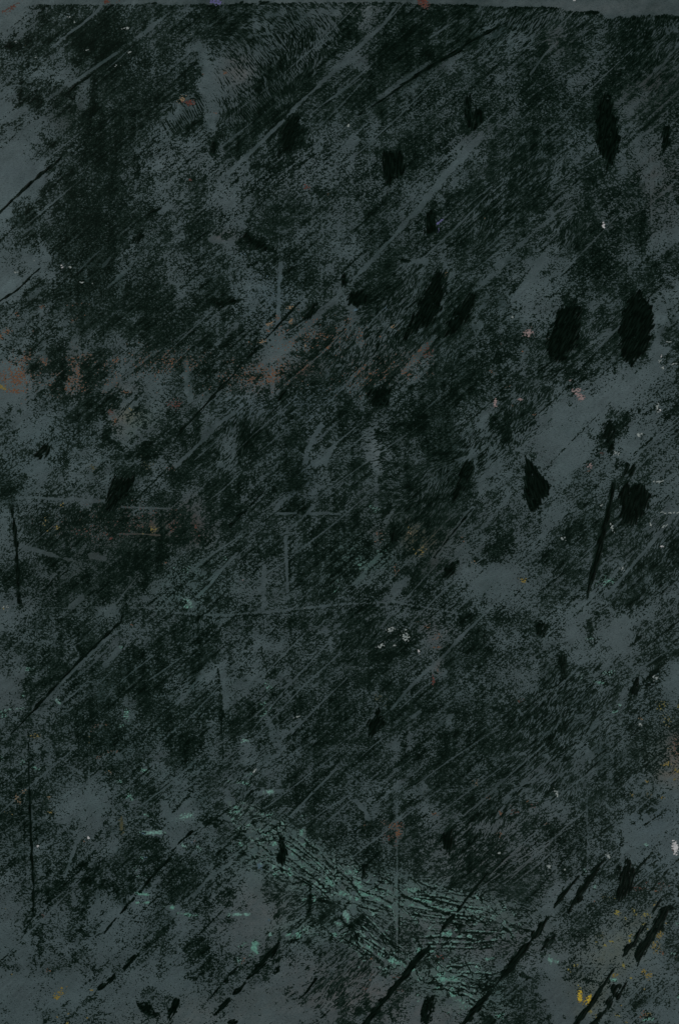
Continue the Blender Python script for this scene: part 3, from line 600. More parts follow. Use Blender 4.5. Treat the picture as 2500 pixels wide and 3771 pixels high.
 ([(1250,3211),(1286,3239),(1310,3275),(1330,3303),(1354,3309)], 8, 2.2, 2), ([(1250,3245),(1280,3265),(1305,3282)], 5, 1.6, 2), ([(1335,3254),(1374,3262)], 4, 1.4, 2), ([(1374,3291),(1409,3311),(1441,3327)], 9, 2.2, 2), ([(1473,3295),(1545,3323),(1601,3351),(1668,3367)], 10, 2.0, 3), ([(1537,3287),(1570,3300),(1600,3312)], 7, 1.8, 3), ([(1282,3320),(1270,3345),(1256,3350),(1258,3390),(1290,3415)], 11, 2.0, 3), ([(1250,3330),(1200,3318),(1170,3315)], 8, 1.8, 3), ([(1467,3240),(1469,3340),(1466,3520)], 5, 1.8, 2), ([(1040,3205),(1075,3205),(1100,3235)], 5, 1.8, 2), ([(1065,3180),(1085,3202),(1140,3212)], 6, 1.6, 3), ([(1110,3150),(1150,3190),(1180,3212)], 7, 1.6, 3), ([(970,3120),(1000,3150),(1025,3150)], 5, 1.6, 2), ([(940,3100),(990,3080)], 5, 1.4, 3), ([(1140,3270),(1145,3300),(1140,3320)], 8, 1.8, 3), ([(1080,3255),(1130,3245),(1145,3262)], 6, 1.6, 3), ([(1190,3170),(1230,3200)], 8, 1.5, 3), ([(930,3020),(960,3080),(1000,3110)], 6, 1.4, 3), ([(990,3060),(1020,3040)], 5, 1.4, 3), ([(1310,3450),(1350,3480),(1380,3520),(1410,3560)], 8, 1.3, 4), ([(1330,3370),(1370,3420),(1440,3470),(1460,3500)], 9, .9, 5), ([(1420,3340),(1440,3380),(1455,3450)], 8, .9, 4), ([(1330,3325),(1380,3320),(1420,3345)], 20, .9, 7), ([(1580,3540),(1580,3590),(1600,3610)], 10, 1.6, 4), ([(1590,3560),(1550,3540)], 20, 1.2, 6), ([(1560,3620),(1600,3620),(1640,3640),(1650,3670)], 12, 1.6, 4), ([(1680,3650),(1740,3620),(1800,3640)], 20, 1.2, 6), ([(1700,3690),(1760,3700)], 5, 1.4, 3), ([(1620,3450),(1680,3456),(1740,3460)], 7, 1.4, 3), ([(1690,3420),(1720,3400),(1740,3380)], 16, 1.5, 5), ([(1700,3520),(1690,3550)], 44, .8, 8), ([(1330,3680),(1350,3700),(1320,3740)], 40, .7, 9), ([(1430,3700),(1440,3740),(1450,3760)], 10, 1.3, 4), ([(1780,3740),(1800,3760)], 40, 1.2, 7),
 ([(1875,3410),(1920,3420),(1960,3430)], 9, 1.5, 3), ([(1875,3350),(1980,3355),(2010,3350)], 6, 1.2, 3), ([(1990,3540),(2010,3480),(2040,3440)], 16, 1.2, 6), ([(1920,3590),(1940,3600)], 16, 1.8, 4), ([(2080,3600),(2140,3610),(2200,3620)], 14, 1.2, 5), ([(2280,3070),(2290,3110)], 20, 1.8, 4), ([(2250,3060),(2260,3040)], 8, 1.8, 3), ([(2330,3030),(2320,3020)], 14, 1.4, 4), ([(2158,3040),(2159,3130)], 4, 1.6, 2), ([(2345,3199),(2390,3150),(2429,3104)], 7, 2, 3), ([(2385,3290),(2413,3255),(2460,3200),(2500,3159)], 5, 1.8, 2), ([(2485,3240),(2490,3220),(2470,3250)], 10, 2, 3), ([(2495,3260),(2500,3300)], 14, 2, 4), ([(2200,3360),(2260,3300)], 5, 1.2, 3), ([(2150,3490),(2160,3420)], 5, 1.2, 3), ([(2390,3740),(2376,3748)], 9, 2.4, 2), ([(2070,3740),(2080,3748)], 10, 2.6, 2), ([(1960,3100),(2000,3030)], 10, 1.2, 4), ([(2480,3322),(2478,3326)], 10, 2.4, 2), ([(2420,3370),(2424,3372)], 8, 2.2, 2), ([(2205,3440),(2200,3410)], 18, .8, 5),
 ([(0,3542),(48,3498),(88,3446),(124,3367)], 5, 2.4, 1.5),
]
THICK += [([(620,2262),(800,2275),(1000,2262),(1250,2235),(1450,2225),(1700,2270)], 5, 1.0, 3), ([(0,1905),(200,1900),(420,1915),(620,1905)], 5, .8, 3)]
THICK += hairs[165:] + teeth_dark
THICK += [([(2388,560),(2390,760),(2395,900)], 5, 1.0, 2), ([(100,1250),(104,1500)], 4, .8, 3), ([(640,2100),(645,2500)], 5, .7, 3), ([(1085,2300),(1087,2700)], 5, .7, 3),
          ([(300,560),(310,1100)], 5, .6, 3), ([(860,900),(865,1300)], 5, .6, 3), ([(1680,1250),(1640,1600)], 4, .8, 3)]
# creases fanning out of the teal area
CREASES = []
def fan(a0, a1, b0, b1, n, bow):
    for k in range(n):
        t = (k + hr.uniform(-.3, .3)) / max(1, n - 1)
        p = np.array(a0) + t * (np.array(a1) - np.array(a0)); q = np.array(b0) + t * (np.array(b1) - np.array(b0))
        s0, s1 = hr.uniform(0, .25), hr.uniform(.65, 1.0)
        d = q - p; nrm = np.array([-d[1], d[0]]) / np.hypot(*d)
        pts = [tuple(p + d * s + nrm * (bow * 4 * s * (1 - s) + hr.normal(0, 3.5))) for s in np.linspace(s0, s1, 6)]
        CREASES.append((pts, [2, hr.uniform(4, 6.5), 5, hr.uniform(4, 6), 4, 1.5]))
fan((1470, 3240), (1480, 3500), (1880, 3330), (1880, 3480), 10, 10)
fan((1060, 3040), (940, 3150), (1260, 3240), (1220, 3330), 7, -12)
fan((1310, 3330), (1250, 3450), (1480, 3500), (1500, 3590), 7, 10)
fan((1250, 3200), (1240, 3300), (1460, 3290), (1450, 3350), 4, 14)
fan((1600, 3570), (1590, 3640), (1850, 3560), (1800, 3720), 6, -10)
THICK += [(p, w, 2.0, 1.5) for p, w in CREASES]
# creased web in the wet teal area: lifted ink between dark branching veins
swirl = np.zeros(GX.shape)
for pts, w in (([(860,2990),(1010,3110),(1180,3210),(1330,3280),(1500,3330),(1700,3355),(1860,3370)], 190), ([(1270,3440),(1400,3520),(1520,3570),(1640,3610),(1760,3710)], 130), ([(1500,3340),(1600,3450),(1650,3560)], 200)):
    u, win = stroke_field(pts, w, 60)
    swirl[win] = np.maximum(swirl[win], smooth(-60, 60, u))
web = noise(62, 2.6, -28, .7, 91) + 0.3 * noise(20, 1.5, -20, .6, 92)
web2 = noise(44, 2.2, -58, .7, 93) + 0.3 * noise(16, 1.5, 20, .6, 94)
vein = np.maximum(0.25 - np.abs(web), 0.17 - np.abs(web2)) / 0.18
fold = swirl * smooth(-0.5, 0.5, noise(90, 2.4, -25, .8, 95) + 0.5 * patch + 0.35)
film = film * (1 - 0.85 * fold) + fold * (-0.75 + 3.3 * np.clip(vein, 0, 1) + 0.40 * tex)
for pts, w, strength, jag in THICK:
    u, win = stroke_field(pts, w, 30)
    u = u + jag * (0.6 * patch[win] + 0.45 * tex[win])
    film[win] += strength * smooth(-0.5 * jag - 1, 0.7 * jag + 1.5, u)

# ------------------------------------------------------------------ the grey ground coat
MM = 0.001
relief = (0.030 * cloud(260, 41, 5, 3) + 0.016 * cloud(30, 42, 12, 4)) * MM       # brushed unevenness
SUB = 4
sx, sy = slice(0, NX, SUB), slice(0, NY, SUB)
X2, Y2, Z2 = GX[sy, sx], GY[sy, sx], relief[sy, sx]
# colours worked into the ground coat: (x, y, rx, ry, angle, amount, colour)
STAIN = [
 (255, 420, 50, 75, 0, .45, (30, 40, 36)), (2430, 330, 120, 90, 40, .42, (34, 34, 32)), (2430, 680, 110, 150, 0, .30, (50, 46, 44)),
 (2180, 830, 150, 130, 0, .22, (40, 46, 44)), (2050, 150, 60, 60, 0, .25, (46, 42, 38)), (2270, 330, 80, 80, 0, .3, (36, 44, 42)),
 (1560, 1950, 160, 120, 0, .35, (34, 40, 38)), (1600, 2080, 120, 80, 20, .25, (36, 42, 42)), (300, 2080, 220, 160, 10, .4, (34, 44, 42)),
 (480, 2080, 150, 120, 0, .35, (34, 42, 40)), (1090, 1780, 60, 80, 0, .45, (26, 46, 52)), (1080, 1600, 40, 40, 0, .35, (28, 40, 42)),
 (60, 2550, 90, 90, 0, .15, (56, 64, 66)), (110, 3560, 260, 50, 3, .32, (48, 60, 62)), (60, 3470, 120, 60, 0, .2, (52, 66, 68)),
 (380, 3560, 160, 40, 4, .22, (48, 60, 62)), (880, 3690, 260, 50, 4, .30, (50, 62, 62)), (2010, 3680, 120, 70, 0, .26, (52, 62, 66)),
 (650, 640, 160, 120, 0, .10, (92, 104, 108)), (1080, 650, 200, 120, 30, .10, (96, 108, 114)), (60, 640, 110, 50, 8, .22, (54, 66, 72)),
 (150, 1640, 240, 110, 20, .22, (62, 82, 86)), (60, 1500, 160, 50, 5, .22, (58, 72, 76)), (500, 1580, 120, 70, 25, .2, (70, 86, 88)),
 (1000, 1100, 110, 110, 0, .22, (70, 90, 98)), (1130, 1480, 160, 120, 0, .2, (66, 84, 94)), (900, 1480, 120, 80, 0, .18, (66, 84, 92)),
 (560, 2740, 260, 300, 0, .16, (62, 88, 88)), (700, 2150, 160, 120, 0, .22, (66, 92, 90)), (1330, 2060, 140, 70, 15, .22, (60, 98, 88)),
 (1260, 3270, 330, 130, -15, .24, (76, 108, 102)), (1650, 3330, 240, 60, -10, .26, (74, 112, 104)), (1060, 3140, 150, 90, -35, .25, (76, 108, 102)),
 (1700, 3620, 170, 80, -20, .28, (78, 118, 108)), (1500, 3560, 200, 60, -40, .20, (76, 110, 104)), (1110, 3430, 110, 50, 0, .25, (78, 112, 104)),
 (1300, 3650, 260, 130, 0, .30, (84, 82, 82)), (1700, 3450, 320, 110, 0, .28, (82, 82, 84)), (960, 3360, 160, 140, 0, .26, (80, 82, 83)),
 (1800, 3150, 300, 160, 0, .22, (80, 82, 84)), (1650, 3760, 220, 70, 0, .28, (86, 86, 88)), (760, 3760, 300, 90, 0, .2, (84, 90, 90)),
 (2240, 3540, 150, 120, 35, .06, (112, 106, 62)), (2330, 3420, 110, 60, 35, .05, (110, 104, 66)), (2180, 3680, 70, 60, 0, .09, (112, 104, 52)),
 (2420, 2760, 90, 60, 0, .12, (84, 94, 80)), (2490, 2760, 40, 60, 0, .28, (112, 76, 52)), (2480, 2850, 60, 40, 0, .2, (104, 82, 54)), (2440, 3120, 120, 120, 0, .14, (60, 78, 86)), (2420, 3010, 120, 40, 0, .2, (56, 72, 80)),
 (60, 1400, 90, 60, 0, 0.06, (92, 84, 80)), (280, 1370, 50, 90, 0, 0.09, (104, 84, 74)), (440, 1560, 30, 50, 0, 0.10, (112, 84, 74)), (480, 1530, 50, 30, 0, .2, (96, 94, 70)), (470, 1430, 70, 30, 0, 0.06, (98, 84, 78)), (520, 1560, 90, 40, 30, .2, (66, 84, 74)),
 (830, 870, 40, 18, 0, 0.14, (104, 90, 86)), (1000, 1360, 130, 60, 20, 0.06, (104, 88, 82)), (980, 1430, 110, 30, 0, 0.07, (108, 84, 78)), (1420, 1330, 120, 60, 0, 0.07, (92, 82, 78)), (1120, 1370, 40, 24, 0, .45, (62, 42, 26)), (1160, 1350, 50, 20, 0, 0.09, (84, 56, 44)),
 (880, 260, 60, 60, 0, .22, (88, 84, 82)), (1330, 50, 60, 50, 0, .14, (92, 94, 94)), (1600, 2320, 70, 60, 0, .25, (84, 84, 86)), (1610, 2455, 24, 24, 0, 0.20, (96, 92, 92)), (1400, 1960, 40, 16, 0, 0.14, (116, 92, 88)), (700, 1930, 90, 80, 0, .4, (56, 38, 30)), (560, 1950, 70, 40, 0, .4, (60, 50, 34)), (1540, 1980, 70, 50, 0, .4, (62, 58, 30)),
 (1385, 1670, 40, 70, 0, .3, (92, 104, 108)), (2300, 1440, 160, 120, 0, .12, (80, 94, 98)), (2120, 1560, 170, 90, 0, .14, (80, 96, 100)), (2250, 2330, 150, 90, 0, .12, (82, 92, 94)),
 (1250, 5, 1300, 14, 0, .20, (88, 98, 100)), (2250, 30, 300, 26, 0, .25, (84, 92, 94)), (60, 60, 110, 70, 0, .10, (86, 94, 94)),
]
base_col = np.array(paint(66, 80, 83))[:3]
colr = np.tile(base_col, X2.shape + (1,))
streak = (0.5 * cloud(120, 51, 4, 5) + 0.5 * cloud(26, 52, 14, 3))[sy, sx]
mott = cloud(300, 53)[sy, sx]
colr *= (1 + 0.085 * streak + 0.07 * mott + 0.07 * lines[sy, sx])[..., None]
cool = smooth(-1, 1.5, cloud(350, 54)[sy, sx])[..., None]
smudge = smooth(0.1, 1.8, 0.8 * cloud(70, 58, 30, 2) + 0.5 * lines)[sy, sx]
colr *= 1 - (0.20 * smudge)[..., None] * np.array([1.1, .95, 1.0])      # ink wiped thin over the coat
colr = colr * (1 - .35 * cool) + .35 * cool * np.array(paint(61, 77, 80))[:3]
stain = smooth(1.5, 8.0, cov + 0.5 * diag + 0.6 * cloud(45, 57))[sy, sx]
colr *= 1 - (0.46 * stain * (1 + .3 * mott))[..., None] * np.array([1.12, 0.96, 1.0])      # thin ink left in the grey where the film is dense
rag = (1 + 0.35 * streak + 0.25 * patch[sy, sx])
for x, y, rx, ry, a, amt, c in STAIN:
    r = math.radians(a)
    u = (X2 - x) * math.cos(r) - (Y2 - y) * math.sin(r); v = (X2 - x) * math.sin(r) + (Y2 - y) * math.cos(r)
    g = np.clip(1.3 * amt * np.exp(-((u / rx) ** 2 + (v / ry) ** 2)) * rag, 0, 1)[..., None]
    colr = colr * (1 - g) + g * np.array(paint(*c))[:3]

h2, w2 = X2.shape
co = np.stack([(X2 - FW / 2) * S, (FH / 2 - Y2) * S, Z2], -1).reshape(-1, 3)
bx0, bx1, by0, by1 = co[:, 0].min(), co[:, 0].max(), co[:, 1].min(), co[:, 1].max()
low = np.array([(bx0, by1, -BOARD_T), (bx1, by1, -BOARD_T), (bx1, by0, -BOARD_T), (bx0, by0, -BOARD_T)])
idx = np.arange(h2 * w2).reshape(h2, w2)
quads = np.stack([idx[1:, :-1], idx[1:, 1:], idx[:-1, 1:], idx[:-1, :-1]], -1).reshape(-1, 4)
n0 = h2 * w2
top_r, bot_r, lef, rig = idx[0], idx[-1], idx[:, 0], idx[:, -1]
sides = [list(top_r) + [n0 + 1, n0], list(rig) + [n0 + 2, n0 + 1], list(bot_r[::-1]) + [n0 + 3, n0 + 2], list(lef[::-1]) + [n0, n0 + 3], [n0, n0 + 1, n0 + 2, n0 + 3]]
loops = np.concatenate([quads.ravel()] + [np.array(s) for s in sides]).astype(np.int32)
counts = np.concatenate([np.full(len(quads), 4), [len(s) for s in sides]])
me = bpy.data.meshes.new('ground_coat')
allco = np.vstack([co, low])
me.vertices.add(len(allco)); me.vertices.foreach_set('co', allco.ravel())
me.loops.add(len(loops)); me.loops.foreach_set('vertex_index', loops)
me.polygons.add(len(counts)); me.polygons.foreach_set('loop_start', np.concatenate([[0], np.cumsum(counts)[:-1]]).astype(np.int32))
sm = np.ones(len(counts), bool); sm[-5:] = False
me.polygons.foreach_set('use_smooth', sm)
me.update(calc_edges=True)
ca = me.attributes.new('coat', 'FLOAT_COLOR', 'POINT')
cc = np.ones((len(allco), 4), np.float32); cc[:n0, :3] = colr.reshape(-1, 3); cc[n0:, :3] = base_col
ca.data.foreach_set('color', cc.ravel())

def coat_build(nt, b):
    at = node(nt, 'ShaderNodeAttribute', attribute_name='coat')
    g1 = noise_tex(nt, 1400, 3)
    g2 = noise_tex(nt, 300, 5, (1, 3.2, 1), math.radians(-8))
    c = mix(nt, ramp(nt, g1.outputs['Fac'], 0.30, 0.70), (0.80, 0.80, 0.80, 1), (1.17, 1.17, 1.17, 1))
    c = mix(nt, 1.0, at.outputs['Color'], c, 'MULTIPLY')
    d = mix(nt, ramp(nt, g2.outputs['Fac'], 0.25, 0.75), (0.88, 0.89, 0.90, 1), (1.10, 1.10, 1.09, 1))
    c = mix(nt, 1.0, c, d, 'MULTIPLY')
    g3 = noise_tex(nt, 520, 6, (1, 2.6, 1), math.radians(42))
    e = mix(nt, ramp(nt, g3.outputs['Fac'], 0.52, 0.70), (1, 1, 1, 1), (0.50, 0.57, 0.56, 1))
    c = mix(nt, 1.0, c, e, 'MULTIPLY')
    # specks of dust and dried paint
    v = node(nt, 'ShaderNodeTexVoronoi'); v.inputs['Scale'].default_value = 130
    tc = node(nt, 'ShaderNodeTexCoord'); nt.links.new(tc.outputs['Object'], v.inputs['Vector'])
    sp = node(nt, 'ShaderNodeSeparateColor'); nt.links.new(v.outputs['Color'], sp.inputs[0])
    near = node(nt, 'ShaderNodeMath', operation='LESS_THAN'); near.inputs[1].default_value = 0.055; nt.links.new(v.outputs['Distance'], near.inputs[0])
    pick = node(nt, 'ShaderNodeMath', operation='GREATER_THAN'); pick.inputs[1].default_value = 0.93; nt.links.new(sp.outputs[0], pick.inputs[0])
    both = node(nt, 'ShaderNodeMath', operation='MULTIPLY'); nt.links.new(near.outputs[0], both.inputs[0]); nt.links.new(pick.outputs[0], both.inputs[1])
    speck = mix(nt, sp.outputs[1], paint(28, 38, 38), paint(118, 126, 126))
    c = mix(nt, both.outputs[0], c, speck)
    nt.links.new(c, b.inputs['Base Color'])
    b.inputs['Roughness'].default_value = 0.62
    b.inputs['Specular IOR Level'].default_value = 0.2
    bump(nt, b, g3.outputs['Fac'], 0.6, 0.0004)
COAT = material('slate_grey_paint', coat_build)
part('ground_coat', me, COAT)

# ------------------------------------------------------------------ colour patches on the ground coat
# (paint, x, y, rx, ry, angle, density 0..1.5)
PATCHES = [
 ('rust', 300, 1380, 130, 75, 5, .20), ('rust', 980, 1385, 220, 50, 8, .22), ('rust', 1400, 1370, 170, 60, 10, .18), ('rust', 620, 1330, 160, 60, 0, .08), ('rust', 70, 1380, 110, 70, 0, .08), ('rust', 1180, 1250, 160, 70, 0, .15), ('darkrust', 400, 1930, 220, 60, 5, .25),
 ('violet', 797, 8, 20, 6, -8, 1.0), ('darkrust', 394, 8, 8, 5, 0, 1.2), ('red', 1557, 6, 14, 10, 0, 1.1), ('red', 1568, 20, 8, 9, 0, .9), ('darkrust', 50, 24, 26, 9, 30, .5), ('darkrust', 440, 5, 14, 5, 0, .4), ('darkrust', 18, 40, 14, 6, 40, .2), ('rust', 100, 163, 12, 6, 0, .3),
 ('rust', 290, 1120, 26, 5, 5, .7), ('rust', 290, 1170, 26, 7, 20, .6), ('rust', 270, 1178, 12, 7, 10, .7), ('rust', 275, 1345, 40, 36, 0, .25), ('rust', 285, 1320, 36, 9, 15, .7), ('rust', 300, 1370, 12, 40, 10, .6), ('rust', 308, 1425, 16, 16, 0, .9), ('rust', 326, 1312, 14, 18, 0, .5), ('rust', 100, 1320, 22, 22, 0, .4), ('rust', 62, 1405, 26, 9, -10, .8), ('gold', 10, 1428, 24, 7, -25, 1.0), ('rust', 50, 1440, 34, 8, 5, .8), ('rust', 160, 1335, 18, 24, 0, .4), ('rust', 185, 1420, 12, 8, 0, .7), ('rust', 25, 1220, 12, 8, 20, .6), ('rust', 62, 1155, 9, 7, 0, .7), ('rust', 130, 1225, 9, 5, 10, .6), ('rust', 385, 1340, 18, 10, 30, .5), ('rust', 430, 1330, 18, 14, 0, .3), ('rust', 160, 1130, 12, 10, 0, .3), ('rust', 470, 1445, 16, 6, 0, .5), ('rust', 245, 1430, 9, 9, 0, .6), ('gold', 425, 1498, 16, 6, 5, .9), ('rust', 425, 1550, 12, 20, 0, .4), ('darkrust', 408, 1514, 12, 8, 0, .8), ('beige', 438, 1470, 12, 7, 0, .5), ('gold', 480, 1506, 10, 5, 0, .4), ('rust', 20, 1400, 20, 6, 0, .5), ('rust', 5, 1240, 8, 12, 0, .8),
 ('rust', 770, 1275, 8, 7, 0, .7), ('rust', 840, 1270, 12, 9, 10, .6), ('beige', 965, 1258, 10, 7, 0, 1.0), ('rust', 960, 1248, 8, 5, 0, .8), ('beige', 995, 1192, 10, 4, 20, 1.0), ('beige', 1070, 1132, 10, 5, 10, 1.1), ('beige', 1072, 1184, 6, 9, 0, 1.1), ('rust', 1020, 1170, 6, 5, 0, .9), ('beige', 1198, 1240, 8, 5, 0, 1.1), ('beige', 1124, 1271, 4, 5, 0, 1.1), ('rust', 1105, 1302, 4, 8, 0, .8), ('rust', 1158, 1330, 6, 5, 0, .8), ('rust', 920, 1260, 7, 9, 0, .5), ('rust', 988, 1218, 6, 4, 0, .8), ('rust', 980, 1360, 40, 10, 15, .45), ('rust', 965, 1405, 40, 10, -8, .5), ('rust', 1110, 1362, 26, 10, 0, .4), ('darkrust', 1098, 1370, 30, 10, 0, .6), ('rust', 1110, 1395, 20, 8, 10, .6), ('rust', 840, 1415, 16, 6, 0, .5), ('rust', 850, 1330, 16, 12, 0, .4), ('rust', 750, 1330, 16, 12, 0, .3), ('rust', 880, 1385, 16, 6, 0, .6), ('red', 650, 1490, 22, 16, 0, .4), ('rust', 955, 1132, 16, 6, 0, .4), ('red', 1130, 690, 12, 7, 0, .6), ('rust', 1208, 714, 8, 4, 0, .7), ('red', 700, 661, 4, 3, 0, 1.2), ('rust', 828, 267, 5, 4, 0, 1), ('rust', 745, 274, 5, 4, 0, .9), ('beige', 672, 367, 11, 10, -20, 1.0), ('red', 697, 377, 13, 7, 5, 1.4), ('rust', 790, 418, 8, 8, 0, .4),
 ('rust', 1285, 1180, 12, 8, 20, .8), ('rust', 1270, 1212, 6, 5, 0, .9), ('beige', 1445, 1202, 12, 6, 10, .7), ('rust', 1470, 1221, 8, 4, -10, .9), ('rust', 1275, 1252, 4, 7, 0, .9), ('rust', 1400, 1240, 5, 5, 0, .9), ('rust', 1360, 1360, 30, 12, 5, .35), ('rust', 1330, 1418, 7, 6, 0, .9), ('rust', 1368, 1400, 6, 6, 0, .8), ('rust', 1410, 1380, 40, 20, 0, .3), ('rust', 1546, 1285, 8, 8, 0, .9), ('darkrust', 1575, 1295, 18, 20, 0, .7), ('rust', 1810, 1370, 12, 4, -20, .8), ('rust', 1842, 1263, 5, 3, 0, 1), ('beige', 1640, 1010, 5, 8, -20, 1.2), ('beige', 1784, 801, 3, 3, 0, 1.4), ('pink', 1823, 1484, 4, 10, 0, 1.3), ('rust', 1770, 1410, 5, 10, 0, .5), ('rust', 1500, 1380, 40, 26, 0, .18), ('rust', 1868, 1420, 7, 6, 0, .7),
 ('violet', 1617, 819, 16, 3, 36, 1.3), ('violet', 1611, 848, 4, 4, 0, 1.2),
 ('pink', 1947, 1224, 17, 11, 0, .9), ('pink', 2122, 1438, 13, 4, 8, 1.3), ('pink', 2130, 1455, 13, 5, -25, 1.2), ('pink', 2139, 1468, 7, 5, 0, 1.3), ('pink', 1912, 1471, 8, 4, 0, .8), ('rust', 1920, 1293, 5, 4, 0, .8), ('pink', 2100, 1401, 8, 3, 0, .5), ('rust', 1887, 1493, 5, 3, 0, 1.0), ('rust', 1965, 1527, 5, 3, 0, 1.0), ('pink', 2010, 1246, 10, 3, 0, .4),
 ('white', 2220, 827, 3, 8, 10, 1.5), ('white', 2433, 1312, 5, 5, 0, .5), ('chalk', 2428, 1328, 8, 5, 30, .5), ('chalk', 2480, 1340, 14, 3, 15, .6), ('chalk', 2434, 1354, 10, 4, 0, .6), ('chalk', 2418, 1500, 4, 14, 0, .6), ('chalk', 2460, 1260, 10, 3, 10, .4),
 ('chalk', 2352, 1601, 7, 4, 0, 1.2), ('chalk', 2267, 1668, 7, 9, -10, .8), ('pink', 2172, 1715, 12, 8, 0, .4), ('rust', 2160, 1738, 14, 8, 0, .3), ('darkrust', 2218, 1668, 7, 4, 0, .9), ('chalk', 2425, 1773, 20, 5, 0, .5), ('chalk', 2465, 1888, 26, 2.5, -2, .9), ('chalk', 2443, 1938, 8, 3, 35, .9), ('chalk', 2393, 1930, 3, 12, 0, .7), ('chalk', 2213, 1860, 6, 3, 0, .7), ('chalk', 2253, 1945, 4, 14, 20, .6), ('white', 2436, 2013, 5, 5, 0, .8), ('chalk', 2290, 2095, 6, 7, 0, .5), ('teal', 2230, 2140, 30, 16, 0, .3), ('gold', 1928, 2138, 10, 8, -20, .8), ('chalk', 2068, 1984, 8, 6, 0, .5), ('chalk', 2420, 1515, 3, 8, 0, .8), ('white', 2430, 1512, 4, 3, 0, .9),
 ('beige', 361, 1903, 5, 6, 0, 1.2), ('beige', 366, 1916, 12, 10, -20, .8), ('gold', 178, 1952, 12, 6, 0, .9), ('gold', 170, 1920, 12, 20, 0, .5), ('gold', 195, 1975, 9, 9, 0, .6), ('gold', 228, 1860, 10, 10, 0, .5), ('gold', 215, 1945, 9, 14, 0, .5), ('beige', 305, 1935, 16, 14, 0, .4), ('darkrust', 366, 1862, 14, 10, 0, .5), ('darkrust', 365, 1945, 12, 12, 0, .6), ('gold', 555, 1952, 34, 9, 14, .6), ('darkrust', 495, 1940, 44, 20, 10, .5), ('rust', 610, 2072, 7, 7, 0, 1.0), ('darkrust', 460, 1888, 20, 4, 0, .7), ('darkrust', 410, 1520, 12, 9, 0, .7), ('rust', 385, 1900, 10, 12, 0, .4), ('olive', 538, 1685, 16, 34, 5, .9), ('olive', 345, 1722, 11, 7, 0, .9), ('red', 410, 1982, 6, 4, 0, .8), ('rust', 420, 2110, 7, 5, 0, .5), ('chalk', 22, 2235, 12, 6, 0, .6), ('gold', 15, 2240, 4, 3, 0, .8),
 ('darkrust', 640, 1890, 24, 18, 0, .6), ('darkrust', 672, 1890, 12, 16, 0, .8), ('darkrust', 640, 1940, 18, 24, 0, .6), ('darkrust', 718, 1950, 14, 16, 0, .7), ('darkrust', 735, 1985, 20, 14, 0, .5), ('darkrust', 630, 1725, 12, 10, 0, .6), ('pink', 890, 2137, 6, 4, 0, .6), ('teal', 1232, 2170, 18, 12, -30, .5), ('teal', 1240, 2140, 10, 8, 0, .5), ('pale', 690, 2210, 20, 10, -30, .4), ('teal', 640, 2090, 20, 10, -30, .3), ('pale', 830, 2060, 10, 8, 0, .5), ('teal', 690, 2100, 18, 14, 0, .2), ('teal', 690, 2235, 20, 10, 0, .3),
 ('teal', 1405, 2030, 30, 8, 10, .5), ('teal', 1315, 2090, 22, 8, -20, .6), ('teal', 1330, 2080, 24, 6, 20, .4), ('teal', 1380, 1870, 26, 14, -20, .35), ('rust', 1397, 1966, 24, 8, 5, .4), ('rust', 1380, 1994, 26, 6, 10, .5), ('gold', 1508, 1940, 9, 16, 10, .6), ('gold', 1555, 1972, 22, 7, -5, .6), ('gold', 1545, 2022, 22, 12, 0, .45), ('rust', 1458, 2100, 9, 12, 0, .9), ('olive', 1535, 1945, 20, 20, 0, .4), ('rust', 1700, 1984, 6, 10, 0, .4), ('beige', 1745, 2068, 10, 6, 0, .5), ('beige', 1508, 1962, 5, 6, 0, .8), ('gold', 1530, 2035, 26, 8, -20, .4),
 ('chalk', 1436, 2318, 14, 7, 10, .8), ('chalk', 1491, 2345, 9, 9, 0, 1.0), ('chalk', 1403, 2378, 11, 5, 28, 1.0), ('white', 1541, 2396, 3, 9, 15, 1.1), ('chalk', 1452, 2377, 8, 3, 10, .9), ('chalk', 1490, 2320, 8, 4, 0, .5), ('rust', 1576, 2306, 12, 8, 0, .6), ('rust', 1605, 2385, 28, 8, 8, .35), ('rust', 1540, 2290, 12, 4, 0, .5), ('rust', 1610, 2340, 14, 14, 0, .2), ('rust', 1615, 2470, 12, 10, 0, .35), ('red', 1594, 2505, 4, 14, 5, .7), ('gold', 1421, 2526, 6, 4, 0, .8), ('olive', 1400, 2570, 24, 16, 0, .4), ('beige', 1750, 2884, 8, 9, 30, .7), ('rust', 1800, 2936, 9, 3, 0, .8), ('rust', 1850, 2995, 14, 8, 0, .3), ('rust', 1600, 2995, 16, 8, 0, .3), ('olive', 1430, 2595, 12, 8, 0, .4),
